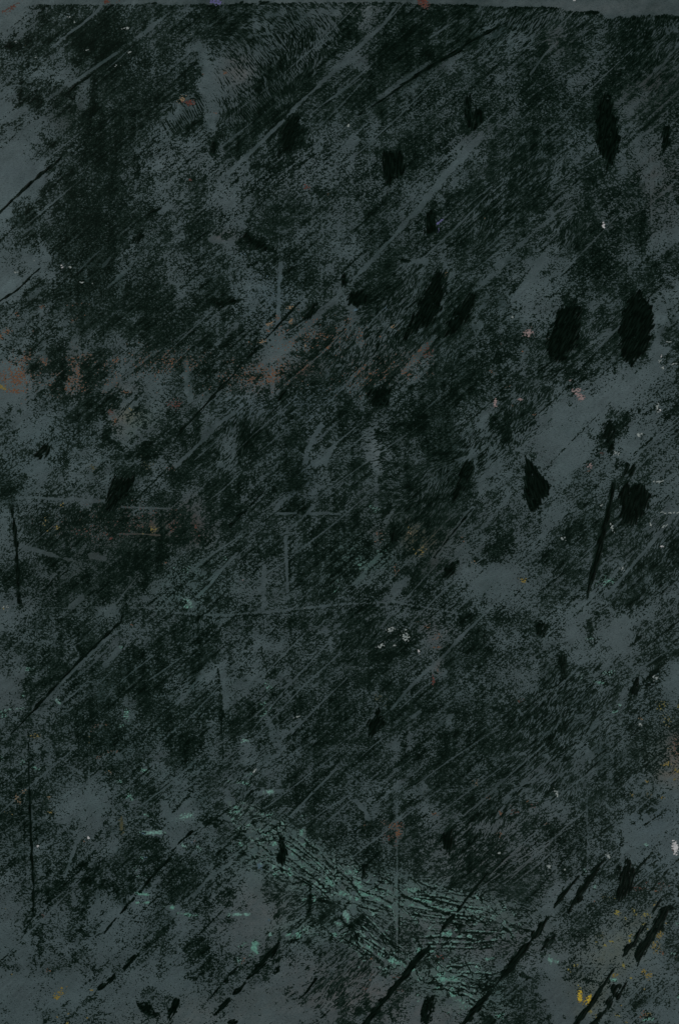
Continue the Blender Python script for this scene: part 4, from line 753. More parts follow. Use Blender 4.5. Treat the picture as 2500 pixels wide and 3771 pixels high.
 ('teal', 104, 2463, 20, 6, 0, 1.0), ('pale', 122, 2468, 18, 5, 0, .6), ('teal', 186, 2458, 14, 6, 15, .8), ('pale', 215, 2450, 14, 4, 10, .5), ('teal', 8, 2628, 18, 9, -15, .8), ('pale', 40, 2614, 40, 5, 8, .4), ('teal', 533, 2836, 14, 8, -15, .8), ('teal', 466, 2630, 10, 24, 0, .3), ('teal', 80, 2806, 14, 9, -40, .8), ('teal', 128, 2830, 20, 5, -12, .8), ('teal', 450, 2672, 12, 5, 0, .5), ('teal', 480, 2940, 18, 10, -60, .5), ('teal', 545, 3000, 16, 8, 0, .5), ('teal', 440, 2880, 12, 8, 0, .5), ('pale', 212, 2585, 10, 12, 40, .8), ('teal', 448, 2386, 5, 5, 0, .8), ('teal', 440, 2470, 6, 10, 0, .4), ('pale', 270, 2786, 9, 5, 0, .7), ('teal', 88, 2560, 4, 10, 0, .7), ('teal', 5, 2785, 8, 10, 0, .5), ('gold', 132, 2709, 20, 6, -4, .8), ('beige', 66, 2945, 9, 26, 25, .45), ('gold', 42, 2990, 16, 8, 35, .6), ('beige', 92, 2918, 9, 8, 0, .6), ('beige', 183, 2935, 6, 10, 0, .7), ('beige', 178, 2950, 12, 8, 0, .4), ('gold', 185, 2990, 12, 7, 0, .5), ('rust', 360, 2670, 20, 8, 0, .6), ('rust', 392, 2670, 7, 4, 0, 1), ('rust', 340, 2688, 8, 5, 0, .8), ('gold', 325, 2720, 7, 12, 0, .5), ('rust', 370, 2788, 16, 6, 10, .8), ('rust', 405, 2768, 22, 5, 0, .7), ('beige', 403, 2838, 10, 9, -30, .7), ('rust', 488, 2300, 6, 4, 0, .7),
 ('pale', 885, 2880, 24, 5, 4, .7), ('teal', 905, 2886, 14, 4, -10, .8), ('pale', 990, 2915, 24, 8, 10, .5), ('chalk', 937, 2838, 6, 3, 40, 1.2), ('chalk', 1092, 2640, 7, 2, 20, 1.2), ('teal', 918, 2852, 12, 5, 15, .5), ('teal', 985, 2530, 14, 20, 0, .25), ('teal', 970, 2610, 20, 30, 0, .2), ('teal', 870, 2990, 16, 18, -40, .6), ('teal', 985, 3002, 16, 12, 0, .5), ('pale', 905, 2728, 16, 8, 0, .3), ('blue', 770, 2784, 8, 8, 0, .4), ('pale', 690, 3005, 30, 12, 0, .3), ('pale', 840, 2878, 8, 8, 0, .6), ('pale', 1120, 3006, 12, 8, 0, .5),
 ('pale', 2136, 2491, 12, 6, -20, .7), ('teal', 2200, 2512, 20, 4, -8, .9), ('teal', 2266, 2618, 9, 5, 15, .9), ('pale', 2240, 2480, 24, 14, 0, .3), ('pale', 2280, 2596, 10, 6, 0, .5), ('pale', 2168, 2350, 12, 6, 0, .5), ('chalk', 2406, 2494, 4, 9, 0, .7), ('chalk', 2415, 2497, 4, 5, 0, .9), ('chalk', 2354, 2668, 5, 3, -20, 1.0), ('yellow', 2430, 2600, 26, 20, 0, .18), ('yellow', 2450, 2650, 26, 22, 0, .22), ('beige', 2358, 2645, 5, 5, 0, .9), ('gold', 2452, 2815, 10, 5, 0, 1.1), ('gold', 2470, 2755, 12, 8, 0, .5), ('gold', 2480, 2870, 8, 4, 0, .7), ('gold', 2325, 2928, 6, 6, 0, .9), ('gold', 2432, 2938, 8, 5, 10, .9), ('gold', 2383, 2878, 8, 4, 0, .7), ('olive', 2385, 2925, 12, 12, 0, .5), ('gold', 1904, 2922, 8, 4, 0, .8), ('rust', 1942, 2950, 6, 5, 0, .7), ('darkrust', 1960, 2970, 18, 14, 0, .3), ('darkrust', 1890, 2990, 20, 14, 0, .4), ('darkrust', 1905, 2580, 14, 10, 0, .5), ('rust', 2490, 2750, 18, 26, 0, .4), ('gold', 2490, 2835, 16, 12, 0, .35), ('chalk', 2048, 2920, 4, 9, 25, 1.0), ('yellow', 2495, 2600, 5, 10, 0, .6), ('rust', 1945, 2970, 9, 8, 0, .3),
 ('gold', 223, 3655, 14, 10, 10, .8), ('gold', 212, 3672, 9, 6, 20, 1.1), ('gold', 230, 3640, 12, 5, 0, .8), ('gold', 338, 3646, 5, 3, 0, 1.0), ('gold', 253, 3732, 4, 3, 0, 1.1), ('gold', 213, 3746, 3, 3, 0, 1.2), ('rust', 178, 3572, 6, 6, 0, .6), ('gold', 48, 3590, 6, 6, 0, .4), ('gold', 322, 3748, 4, 3, 0, 1), ('gold', 248, 3768, 4, 4, 0, 1.2), ('olive', 449, 3036, 6, 18, 5, 1.6), ('pale', 555, 3067, 36, 6, 2, 1.2), ('blue', 530, 3068, 14, 5, 0, .7), ('teal', 522, 3160, 16, 6, 0, .9), ('blue', 538, 3162, 12, 7, 0, .8), ('teal', 500, 3200, 4, 18, 0, .6), ('teal', 527, 3293, 17, 4, -12, 1.2), ('teal', 505, 3325, 8, 4, 0, .8), ('teal', 540, 3323, 10, 4, 0, 1.0), ('teal', 530, 3225, 16, 5, 0, .7), ('teal', 610, 3340, 14, 6, 0, .5), ('white', 141, 3117, 3, 3, 0, 1.4), ('white', 327, 3085, 3, 3, 0, 1.4), ('rust', 310, 3098, 5, 4, 0, .7), ('gold', 93, 3170, 4, 12, 0, .4), ('darkrust', 160, 3370, 10, 10, 0, .4), ('gold', 22, 3345, 4, 5, 0, .5),
 ('teal', 634, 3343, 11, 5, 0, 1.3), ('teal', 672, 3365, 10, 4, 0, 1.1), ('teal', 712, 3369, 20, 5, -6, .9), ('pale', 880, 3367, 28, 5, 0, 1.4), ('blue', 905, 3368, 7, 7, 0, 1.1), ('teal', 938, 3488, 15, 22, 0, 1.2), ('teal', 900, 3475, 16, 5, 30, .4), ('rust', 888, 3540, 16, 12, 30, .4), ('pale', 880, 3535, 12, 12, 0, .3), ('blue', 957, 3187, 12, 10, 0, 1.0), ('pale', 678, 3115, 12, 8, 0, .8), ('pink', 718, 3095, 6, 7, 0, .4), ('pale', 735, 3122, 10, 8, 0, .7), ('blue', 708, 3102, 6, 4, 0, .5), ('teal', 1117, 3112, 7, 14, 0, 1.1), ('teal', 1110, 3070, 6, 24, 0, .6), ('teal', 860, 3025, 16, 14, 0, .3), ('teal', 890, 3115, 16, 12, 0, .25), ('blue', 990, 3390, 9, 8, 0, .5), ('pale', 995, 3445, 6, 6, 0, .7),
 ('teal', 1010, 3105, 14, 18, -40, .8), ('teal', 975, 3070, 30, 10, 30, .5), ('teal', 1075, 3125, 30, 7, -25, .5), ('teal', 1065, 3215, 22, 7, -10, 1.0), ('teal', 1068, 3200, 10, 8, 0, 1.0), ('teal', 1110, 3192, 20, 8, -10, .8), ('pale', 1012, 3190, 12, 16, 0, .8), ('teal', 1008, 3222, 8, 6, 0, .8), ('teal', 1078, 3150, 5, 7, 0, 1.1), ('teal', 1170, 3190, 9, 22, 50, 1.0), ('teal', 1218, 3250, 18, 9, -35, 1.3), ('teal', 1130, 3255, 14, 6, 10, .8), ('teal', 1155, 3300, 6, 22, 10, .8), ('teal', 1195, 3290, 10, 20, -40, .5), ('teal', 1120, 3320, 6, 9, -20, .8), ('pale', 1240, 3290, 12, 6, 10, .8), ('teal', 1075, 3442, 28, 9, 12, .9), ('teal', 1100, 3446, 12, 8, 0, 1.0), ('pale', 1130, 3430, 11, 15, 0, .9), ('teal', 1160, 3440, 20, 4, 0, .5), ('teal', 1243, 3400, 10, 6, -20, 1.1), ('teal', 1232, 3443, 10, 5, 0, .9),
 ('teal', 1283, 3215, 12, 10, -30, .9), ('teal', 1314, 3208, 12, 10, 0, .5), ('teal', 1315, 3262, 12, 24, 30, 1.1), ('teal', 1345, 3295, 26, 7, -8, 1.2), ('teal', 1395, 3315, 30, 7, -25, 1.2), ('teal', 1430, 3335, 16, 5, -25, .8), ('blue', 1355, 3245, 20, 7, 0, .7), ('teal', 1265, 3297, 6, 10, -30, 1.1), ('teal', 1290, 3305, 7, 9, 0, .8), ('teal', 1313, 3310, 9, 8, -30, 1.2), ('teal', 1254, 3290, 8, 8, 0, 1.0), ('pale', 1272, 3372, 9, 14, 10, 1.3), ('teal', 1280, 3390, 7, 12, 0, 1.2), ('teal', 1253, 3400, 7, 6, 0, 1.0), ('pale', 1375, 3366, 7, 9, 0, 1.1), ('teal', 1380, 3408, 8, 4, 0, .9), ('teal', 1422, 3427, 5, 7, 0, .8), ('teal', 1400, 3280, 30, 8, -10, .5),
 ('teal', 1510, 3278, 26, 10, -20, .6), ('teal', 1555, 3285, 12, 8, 0, .9), ('teal', 1530, 3312, 28, 7, -20, .9), ('teal', 1570, 3320, 22, 10, -10, .9), ('teal', 1500, 3334, 26, 6, -10, 1.0), ('teal', 1600, 3345, 26, 8, -10, .6), ('teal', 1650, 3350, 40, 10, 0, .4), ('teal', 1760, 3355, 16, 8, 0, .9), ('pale', 1803, 3345, 14, 9, 0, .8), ('teal', 1718, 3350, 30, 7, 0, .5), ('teal', 1655, 3440, 20, 9, 5, 1.1), ('pale', 1725, 3446, 7, 8, 10, 1.1), ('teal', 1542, 3495, 7, 6, 0, 1.1), ('teal', 1600, 3505, 32, 6, -5, .7), ('teal', 1815, 3528, 28, 5, 10, .7), ('teal', 1362, 3492, 10, 16, 40, 1.3), ('teal', 1402, 3517, 16, 6, -30, 1.2), ('teal', 1438, 3534, 14, 6, -10, 1.1), ('teal', 1472, 3543, 18, 7, -35, 1.3), ('teal', 1300, 3460, 16, 6, -25, .8), ('teal', 1522, 3570, 6, 6, 0, 1.2),
 ('teal', 1625, 3595, 30, 16, 10, .95), ('teal', 1668, 3605, 16, 12, 0, 1.1), ('teal', 1612, 3565, 14, 10, 40, .7), ('pale', 1662, 3570, 10, 5, 0, .7), ('teal', 1665, 3650, 14, 12, -40, .9), ('teal', 1700, 3690, 10, 20, 40, .4), ('teal', 1735, 3705, 30, 9, 10, .5), ('teal', 1732, 3660, 7, 5, 0, .9), ('teal', 1840, 3740, 18, 14, 0, .3), ('pale', 1760, 3560, 16, 14, 0, .35), ('teal', 1620, 3630, 26, 7, 20, .5),
 ('rust', 1440, 3045, 22, 14, 0, .6), ('rust', 1466, 3068, 9, 14, -10, 1.0), ('darkrust', 1440, 3088, 22, 16, 0, .6), ('rust', 1345, 3044, 9, 8, 0, .8), ('rust', 1425, 3030, 16, 9, 0, .6), ('darkrust', 1475, 3036, 16, 12, 0, .6), ('rust', 1366, 3600, 6, 16, 0, .4), ('rust', 1370, 3530, 10, 8, 0, .6), ('darkrust', 1340, 3640, 18, 10, 0, .5), ('darkrust', 1460, 3596, 12, 6, 10, .8), ('darkrust', 1470, 3646, 20, 8, 0, .4), ('red', 1620, 3520, 16, 6, 0, .5), ('rust', 1338, 3495, 4, 6, 0, .8), ('rust', 1840, 3075, 14, 10, 0, .25), ('chalk', 1837, 3140, 3, 2, 0, 1.4), ('blue', 1310, 3055, 9, 12, 0, .4), ('blue', 1395, 3168, 9, 8, 0, .4),
 ('pale', 2022, 3534, 27, 12, -8, 1.0), ('bright', 2134, 3670, 5, 12, 5, 1.6), ('yellow', 2134, 3645, 5, 14, 0, .8), ('bright', 2165, 3680, 6, 12, -15, 1.2), ('gold', 2150, 3690, 16, 9, 0, .7), ('yellow', 2172, 3668, 7, 7, 0, .9), ('yellow', 2271, 3360, 7, 7, 0, 1.1), ('yellow', 2332, 3353, 5, 5, 0, 1.1), ('yellow', 2378, 3365, 13, 12, 0, .6), ('yellow', 2337, 3368, 5, 6, 0, .7), ('yellow', 2302, 3380, 5, 4, 0, .7), ('gold', 2428, 3442, 8, 10, 0, 1.0), ('yellow', 2321, 3445, 7, 6, 0, .9), ('yellow', 2318, 3465, 5, 4, 0, .9), ('yellow', 2348, 3450, 7, 6, 0, .5), ('gold', 2261, 3592, 10, 6, -15, 1.1), ('teal', 2258, 3606, 14, 6, -8, .9), ('gold', 2368, 3576, 7, 7, 0, .9), ('gold', 2388, 3592, 12, 10, -40, .7), ('yellow', 2248, 3467, 6, 3, 0, 1.1), ('yellow', 2226, 3481, 5, 5, 0, .8), ('yellow', 2115, 3555, 11, 7, 10, .8), ('yellow', 2090, 3570, 9, 7, 0, .5), ('yellow', 2193, 3470, 12, 6, 0, .4), ('yellow', 2294, 3554, 5, 8, 0, .7), ('yellow', 2322, 3602, 4, 4, 0, 1.0), ('yellow', 2170, 3725, 6, 5, 0, 1.2), ('yellow', 2195, 3745, 8, 7, 0, .8), ('yellow', 2372, 3402, 12, 5, -10, .6), ('yellow', 2383, 3420, 4, 4, 0, .7), ('gold', 2452, 3400, 4, 3, 0, 1.0), ('gold', 2414, 3480, 22, 16, 0, .35), ('rust', 2440, 3510, 7, 8, 0, .7), ('gold', 2412, 3502, 9, 8, 0, .5), ('yellow', 2350, 3693, 5, 7, 0, .8), ('gold', 2374, 3643, 4, 4, 0, .9), ('gold', 2344, 3660, 5, 4, 0, .6), ('rust', 2372, 3738, 16, 10, 15, .7), ('teal', 2378, 3755, 14, 5, 10, .9), ('gold', 2385, 3735, 10, 8, 0, .5), ('gold', 2285, 3702, 4, 4, 0, .8), ('yellow', 2275, 3740, 12, 8, 0, .3), ('gold', 2303, 3762, 8, 5, 0, .4), ('darkrust', 2360, 3273, 24, 6, 0, .8), ('rust', 2415, 3280, 18, 8, -10, .5), ('darkrust', 2440, 3256, 16, 12, 0, .4), ('darkrust', 2380, 3250, 20, 6, 0, .3), ('gold', 2220, 3305, 10, 9, 0, .5), ('rust', 2185, 3320, 5, 7, 0, .6), ('yellow', 2250, 3310, 14, 6, 0, .25), ('gold', 2410, 3330, 6, 10, -30, .5), ('chalk', 2237, 3152, 5, 6, 0, 1.2), ('chalk', 2021, 3191, 4, 4, 20, 1.0), ('chalk', 2080, 3203, 5, 2, 0, 1.0), ('pale', 2150, 3205, 7, 9, 0, .5), ('pale', 2193, 3270, 8, 9, 0, .5), ('teal', 1885, 3440, 9, 8, -30, .6), ('teal', 1915, 3404, 9, 5, 0, .8), ('pale', 2475, 3510, 24, 5, 0, .5), ('rust', 2490, 3514, 4, 6, 0, .8), ('rust', 2012, 3033, 5, 4, 0, .8), ('pale', 2423, 3078, 5, 4, 0, .6), ('pale', 2375, 3110, 9, 6, 0, .3), ('teal', 2490, 3400, 10, 8, 0, .5), ('teal', 2495, 3670, 6, 9, 0, .5), ('olive', 2205, 3445, 16, 10, 0, .4),
 ('chalk', 470, 104, 10, 3, 8, .7), ('chalk', 452, 108, 6, 3, 0, .6), ('chalk', 477, 194, 8, 5, -10, .7), ('chalk', 325, 184, 10, 2, 0, .6), ('chalk', 428, 241, 7, 3, 10, .6), ('chalk', 452, 240, 5, 3, 0, .7), ('chalk', 276, 80, 2, 6, 20, 1.0), ('chalk', 255, 62, 8, 2, 0, .5), ('chalk', 135, 211, 8, 2, 0, .5), ('chalk', 57, 155, 4, 2, 0, .8), ('white', 230, 982, 3, 3, 0, 1.2), ('chalk', 257, 983, 6, 3, 10, .8), ('chalk', 300, 1040, 10, 4, 0, .4), ('chalk', 340, 1042, 7, 4, 0, .4), ('chalk', 60, 1003, 6, 2, 0, .7), ('chalk', 1284, 464, 3, 4, 0, 1.2), ('chalk', 1885, 1167, 6, 3, 0, .8), ('white', 2113, 1, 4, 2, 0, 1.4), ('chalk', 2423, 1492, 3, 6, 0, .6), ('blue', 985, 1014, 14, 4, 0, .7), ('blue', 1005, 1085, 8, 12, 0, .4), ('blue', 900, 935, 16, 8, 0, .3), ('blue', 1420, 1140, 16, 9, 0, .3), ('blue', 1310, 1143, 8, 6, 0, .5), ('blue', 1865, 1165, 9, 4, 0, .5),
 ('white', 2484, 3122, 6, 15, 6, 1.7), ('darkrust', 2478, 3130, 3.5, 14, 10, 1.3),
]
NAMES = {'teal': 'teal_smear', 'pale': 'pale_teal_smear', 'blue': 'blue_grey_smear', 'rust': 'rust_fleck', 'darkrust': 'dark_rust_fleck', 'pink': 'pink_fleck',
         'beige': 'beige_fleck', 'yellow': 'yellow_fleck', 'bright': 'bright_yellow_fleck', 'gold': 'ochre_fleck', 'olive': 'olive_fleck',
         'violet': 'violet_smear', 'white': 'white_fleck', 'chalk': 'chalky_fleck', 'red': 'dark_red_fleck'}
UNDER = {'teal', 'pale', 'blue', 'rust', 'darkrust', 'olive', 'gold', 'beige', 'yellow'}
grain = noise(9, 1.5, 15, .5, 61)
# thin teal wash caught along the creases
wash_a = smooth(0.10, 0.30, np.abs(web)) * smooth(0.95, 0.35, np.abs(web)) + 0.5 * smooth(0.08, 0.25, np.abs(web2)) * smooth(0.8, 0.3, np.abs(web2))
for x0, y0, x1, y1 in ((840, 2950, 1240, 3330), (1240, 3150, 1465, 3420), (1465, 3230, 1900, 3480), (1250, 3420, 1500, 3640), (1500, 3480, 1800, 3771)):
    win = window(x0, y0, x1, y1)
    F = 1.1 * swirl[win] + 0.35 * fold[win] + 0.5 * wash_a[win] + 0.30 * patch[win] + 0.08 * grain[win] + 0.25 * lines[win] - 1.50
    z = relief[win] + (0.028 + 0.006 * np.clip(F, 0, 1)) * MM
    part('teal_wash', film_mesh('teal_wash', F, win, z, np.clip(0.05 + 0.30 * smooth(0, 0.9, F) * (0.35 + 0.65 * np.clip(wash_a[win], 0, 1)), 0, 1)), PAINTS['teal'])
    # pale crests beside the dark creases
    C = np.maximum(0.13 - np.abs(web[win] - 0.42), np.maximum(0.08 - np.abs(web2[win] + 0.36), 0.08 - np.abs(web[win] + 0.55))) * 6 + 1.2 * (swirl[win] - 0.85) + 0.20 * patch[win] + 0.4 * lines[win] - 0.12
    z = relief[win] + (0.078 + 0.01 * np.clip(C, 0, 1)) * MM
    part('teal_crest', film_mesh('teal_crest', C, win, z, np.clip(0.10 + 0.65 * smooth(0, .8, C), 0, 1)), PAINTS['pale'])
level = 0
for kind, x, y, rx, ry, a, dens in PATCHES:
    soft = kind in ('teal', 'pale', 'blue')
    u, win = ellipse_field(x, y, rx * 1.25, ry * 1.25, a, 14)
    r0 = min(rx, ry) * 1.25
    q = np.clip(u / r0, -2, 1)
    if soft:
        F = q * 1.5 + (dens - 0.86) * 1.0 + 0.30 * lines[win] + 0.55 * patch[win] * min(1, dens + .2) + 0.45 * grain[win] * (1.3 - min(1, dens))
    else:
        F = q * 1.6 + (dens - 1.15) * 1.35 + 0.75 * grain[win] + 0.3 * patch[win]
    F = np.where(q < -0.9, -1, F)
    level = (level + 1) % 7
    z = relief[win] + (0.036 + 0.003 * level + 0.012 * np.clip(F, 0, 1)) * MM
    if kind not in UNDER:
        z = z + 0.22 * MM
    elif dens >= 1.0:
        film[win] -= 0.9 * smooth(-.2, .5, q)
    core = smooth(0, 1.1, F) if soft else smooth(-.1, .7, F)
    part(NAMES[kind], film_mesh(NAMES[kind], F, win, z, (0.10 if soft else .25) + (0.9 if soft else .75) * core), PAINTS[kind])

for pts, w in CREASES:          # teal pushed up along one side of each crease
    pts = [(a + 1.0, b - 6.5) for a, b in pts]
    u, win = stroke_field(pts, [x * 1.5 for x in w], 12)
    F = u * 0.35 + 0.45 * patch[win] + 0.45 * lines[win] - 0.35
    F = np.where(u < -4, -1, F)
    level = (level + 1) % 7
    z = relief[win] + (0.040 + 0.003 * level + 0.01 * np.clip(F, 0, 1)) * MM
    film[win] -= 0.8 * smooth(-.2, .6, F)
    part('teal_ridge', film_mesh('teal_ridge', F, win, z, np.clip(0.10 + 0.60 * smooth(0, .9, F), 0, 1)), PAINTS['pale'])

# ------------------------------------------------------------------ the worn ink film
tone = np.clip(0.02 + 0.42 * smooth(0, 1.25, film) + 0.13 * film + 0.05 * lines + 0.05 * cloud(200, 71), 0, 0.9)
Zf = relief + (0.085 + 0.10 * smooth(0, 1.6, film)) * MM
full = (slice(0, NY), slice(0, NX))
o = part('ink_film', film_mesh('ink_film', film, full, Zf, tone), INK, 'stuff')
o['label'] = 'worn mottled black ink film dragged across the grey coat'

# ------------------------------------------------------------------ thick strokes and dabs of ink
wobble = noise(46, 1, 0, .5, 63)
rough_long = {a: noise(10, 6, a, .5, 400 + a) for a in (30, 45, 60, 75, 90, 105)}
def bristle(ang):
    return rough_long[min(rough_long, key=lambda k: abs((k - ang + 90) % 180 - 90))]
lift = 0
def ink_piece(name, u, win, jag, ang, holes, deep=.95, rim=5.5):
    global lift
    lift = (lift + 1) % 5
    b = bristle(ang)[win]
    F = u + jag * (0.75 * b + 0.35 * patch[win] + .25 * grain[win])
    F = np.where(u < -2.2 * jag - 3, -1, F)
    if holes > 0:
        F = np.where((b * .7 + .5 * grain[win] > 3.0 - 1.5 * holes) & (u < 12), -1, F)
        F = np.minimum(F, (2.55 - 1.3 * holes - (0.8 * b + .35 * coarse[win])) * 8)
    z = relief[win] + (0.20 + 0.012 * lift + 0.14 * smooth(0, 9, F) + 0.03 * b) * MM
    t = np.clip((deep - 0.04 + 0.10 * b) * (0.45 + 0.55 * smooth(-0.5, rim, F)), 0, 1)
    part(name, film_mesh(name, F, win, z, t), INK)

# streaks drawn with a loaded edge: (points, widths, raggedness, holes)
STREAKS = [
 ([(231,359),(279,315),(320,288),(351,263)], [5,11,10,4], 1.2, 0), ([(0,784),(24,760),(100,686),(151,642),(215,594),(245,556)], [8,9,11,11,10,3], 1.2, 0),
 ([(1302,434),(1355,400),(1409,367),(1497,303),(1581,247),(1668,199),(1728,155),(1836,96)], [3,7,8,10,15,14,13,8], 1.6, 0), ([(1836,96),(1870,78)], [7,3], 1.5, 0),
 ([(0,1109),(64,1069),(90,1043),(120,1013),(159,981)], [8,8,6,5,3], 1.0, 0), ([(550,788),(575,775),(594,766)], [6,15,6], 2, 0),
 ([(904,1330),(930,1300),(956,1272)], [6,12,8], 1.8, .2), ([(966,1260),(1016,1208),(1043,1176)], [3,6,8], 1.5, 0), ([(1043,1178),(1075,1145),(1103,1113)], [6,10,6], 1.8, .2), ([(741,1508),(796,1447),(848,1392),(884,1352)], [7,10,8,3], 1.4, 0), ([(650,1615),(672,1582),(705,1548),(745,1508)], [6,10,11,7], 1.5, 0), ([(685,905),(720,890),(760,855)], [3,8,6], 1.6, 0),
 ([(848,1938),(880,1903),(920,1867),(972,1807)], [8,10,8,4], 2.2, .3),
 ([(44,1859),(56,1946),(66,2066),(72,2217)], [7,13,13,16], 2.2, .2), ([(1597,2054),(1649,1986),(1700,1922),(1752,1859)], [4,5,6,5], 1.4, 0),
 ([(32,2712),(80,2665),(128,2613)], [5,5,10], 1.2, 0), ([(128,2613),(167,2569),(223,2505),(279,2449),(343,2386),(399,2334),(446,2290),(454,2262)], [14,9,10,10,11,10,6,4], 1.7, 0),
 ([(106,2700),(108,2840),(110,2920),(113,3016),(120,3175),(124,3263)], [2,4,8,9,10,8], .8, 0), ([(124,3263),(124,3355)], [9,8], 1.6, 0),
 ([(516,3285),(550,3243),(580,3205),(627,3160)], [8,10,11,10], 1.4, 0), ([(442,3367),(465,3340),(494,3307)], [3,9,9], 1.2, 0), ([(384,3438),(400,3415),(430,3379)], [3,9,3], 1.2, 0), ([(458,3566),(485,3540),(512,3512)], [12,22,10], 3.0, .5), ([(365,3640),(395,3622),(422,3594)], [14,18,12], 3.0, .4),
 ([(633,3136),(665,3100),(709,3060)], [4,7,9], 1.4, 0), ([(912,3604),(935,3580),(964,3550),(1000,3508),(1031,3470)], [4,22,20,24,8], 3.0, .4), ([(765,3686),(816,3626)], [6,9], 2.0, .3), ([(830,3610),(872,3562)], [16,12], 3.2, .5), ([(788,3745),(815,3710),(844,3678)], [4,16,16], 2.6, .5), ([(862,3660),(885,3640),(904,3618)], [12,18,6], 2.6, .4), ([(1103,3680),(1130,3650),(1163,3606)], [4,8,12], 2.2, .4),
 ([(1345,3772),(1381,3721),(1429,3666),(1465,3622),(1505,3570),(1537,3530),(1577,3486)], [22,24,18,22,26,28,14], 2.0, 0), ([(1619,3436),(1652,3391),(1672,3369)], [4,20,10], 1.6, 0), ([(1684,3357),(1720,3307),(1756,3263),(1794,3215)], [7,10,10,5], 1.2, 0),
 ([(1700,3778),(1744,3721),(1784,3678)], [18,30,24], 2.2, 0), ([(1784,3678),(1800,3658),(1818,3640)], [18,18,4], 1.8, 0), ([(1815,3642),(1844,3602)], [3,7], 1, 0), ([(1840,3606),(1860,3580),(1899,3534),(1935,3486),(1957,3460)], [8,26,28,26,10], 2.0, 0),
 ([(1957,3458),(1970,3440),(1987,3419),(2014,3379)], [10,26,22,12], 2.0, 0), ([(2038,3343),(2062,3307),(2080,3285),(2098,3263),(2130,3227)], [4,22,18,12,7], 1.5, 0),
 ([(2092,3362),(2106,3330),(2135,3300)], [6,20,26], 3.2, .4), ([(2130,3300),(2162,3247)], [24,20], 3.6, .6), ([(2160,3245),(2194,3203),(2225,3165)], [24,26,12], 3.4, .5),
 ([(2345,3550),(2352,3510),(2389,3454),(2421,3399),(2448,3352)], [10,40,28,32,30], 3.0, .3), ([(2440,3350),(2465,3340),(2486,3346)], [26,18,6], 2.0, 0), ([(2292,3520),(2310,3490),(2330,3480),(2349,3438),(2375,3400)], [4,26,20,14,6], 2.0, 0), ([(2397,3363),(2415,3340),(2433,3311)], [4,11,6], 1.2, 0),
 ([(2118,3772),(2162,3713),(2198,3662)], [24,20,22], 1.8, 0), ([(2198,3662),(2230,3614),(2262,3562)], [18,13,8], 1.4, 0), ([(2180,3775),(2214,3735),(2228,3722)], [26,14,8], 2.2, .3), ([(2228,3718),(2245,3690),(2262,3660)], [16,22,20], 3.0, .5), ([(2258,3668),(2262,3638),(2282,3630)], [14,30,12], 2.6, .3), ([(2270,3680),(2290,3645),(2305,3620)], [8,12,5], 1.6, 0),
 ([(1995,3500),(2010,3470),(2040,3445)], [5,18,6], 3.0, .5),
]
for pts, w, jag, holes in STREAKS:
    u, win = stroke_field(pts, w, 14)
    u = u + 0.085 * np.mean(w) * wobble[win]
    dx, dy = pts[-1][0] - pts[0][0], pts[0][1] - pts[-1][1]
    ink_piece('ink_streak', u, win, jag, math.degrees(math.atan2(dy, dx)) % 180, holes, .90, 1.0 + 0.12 * np.mean(w))

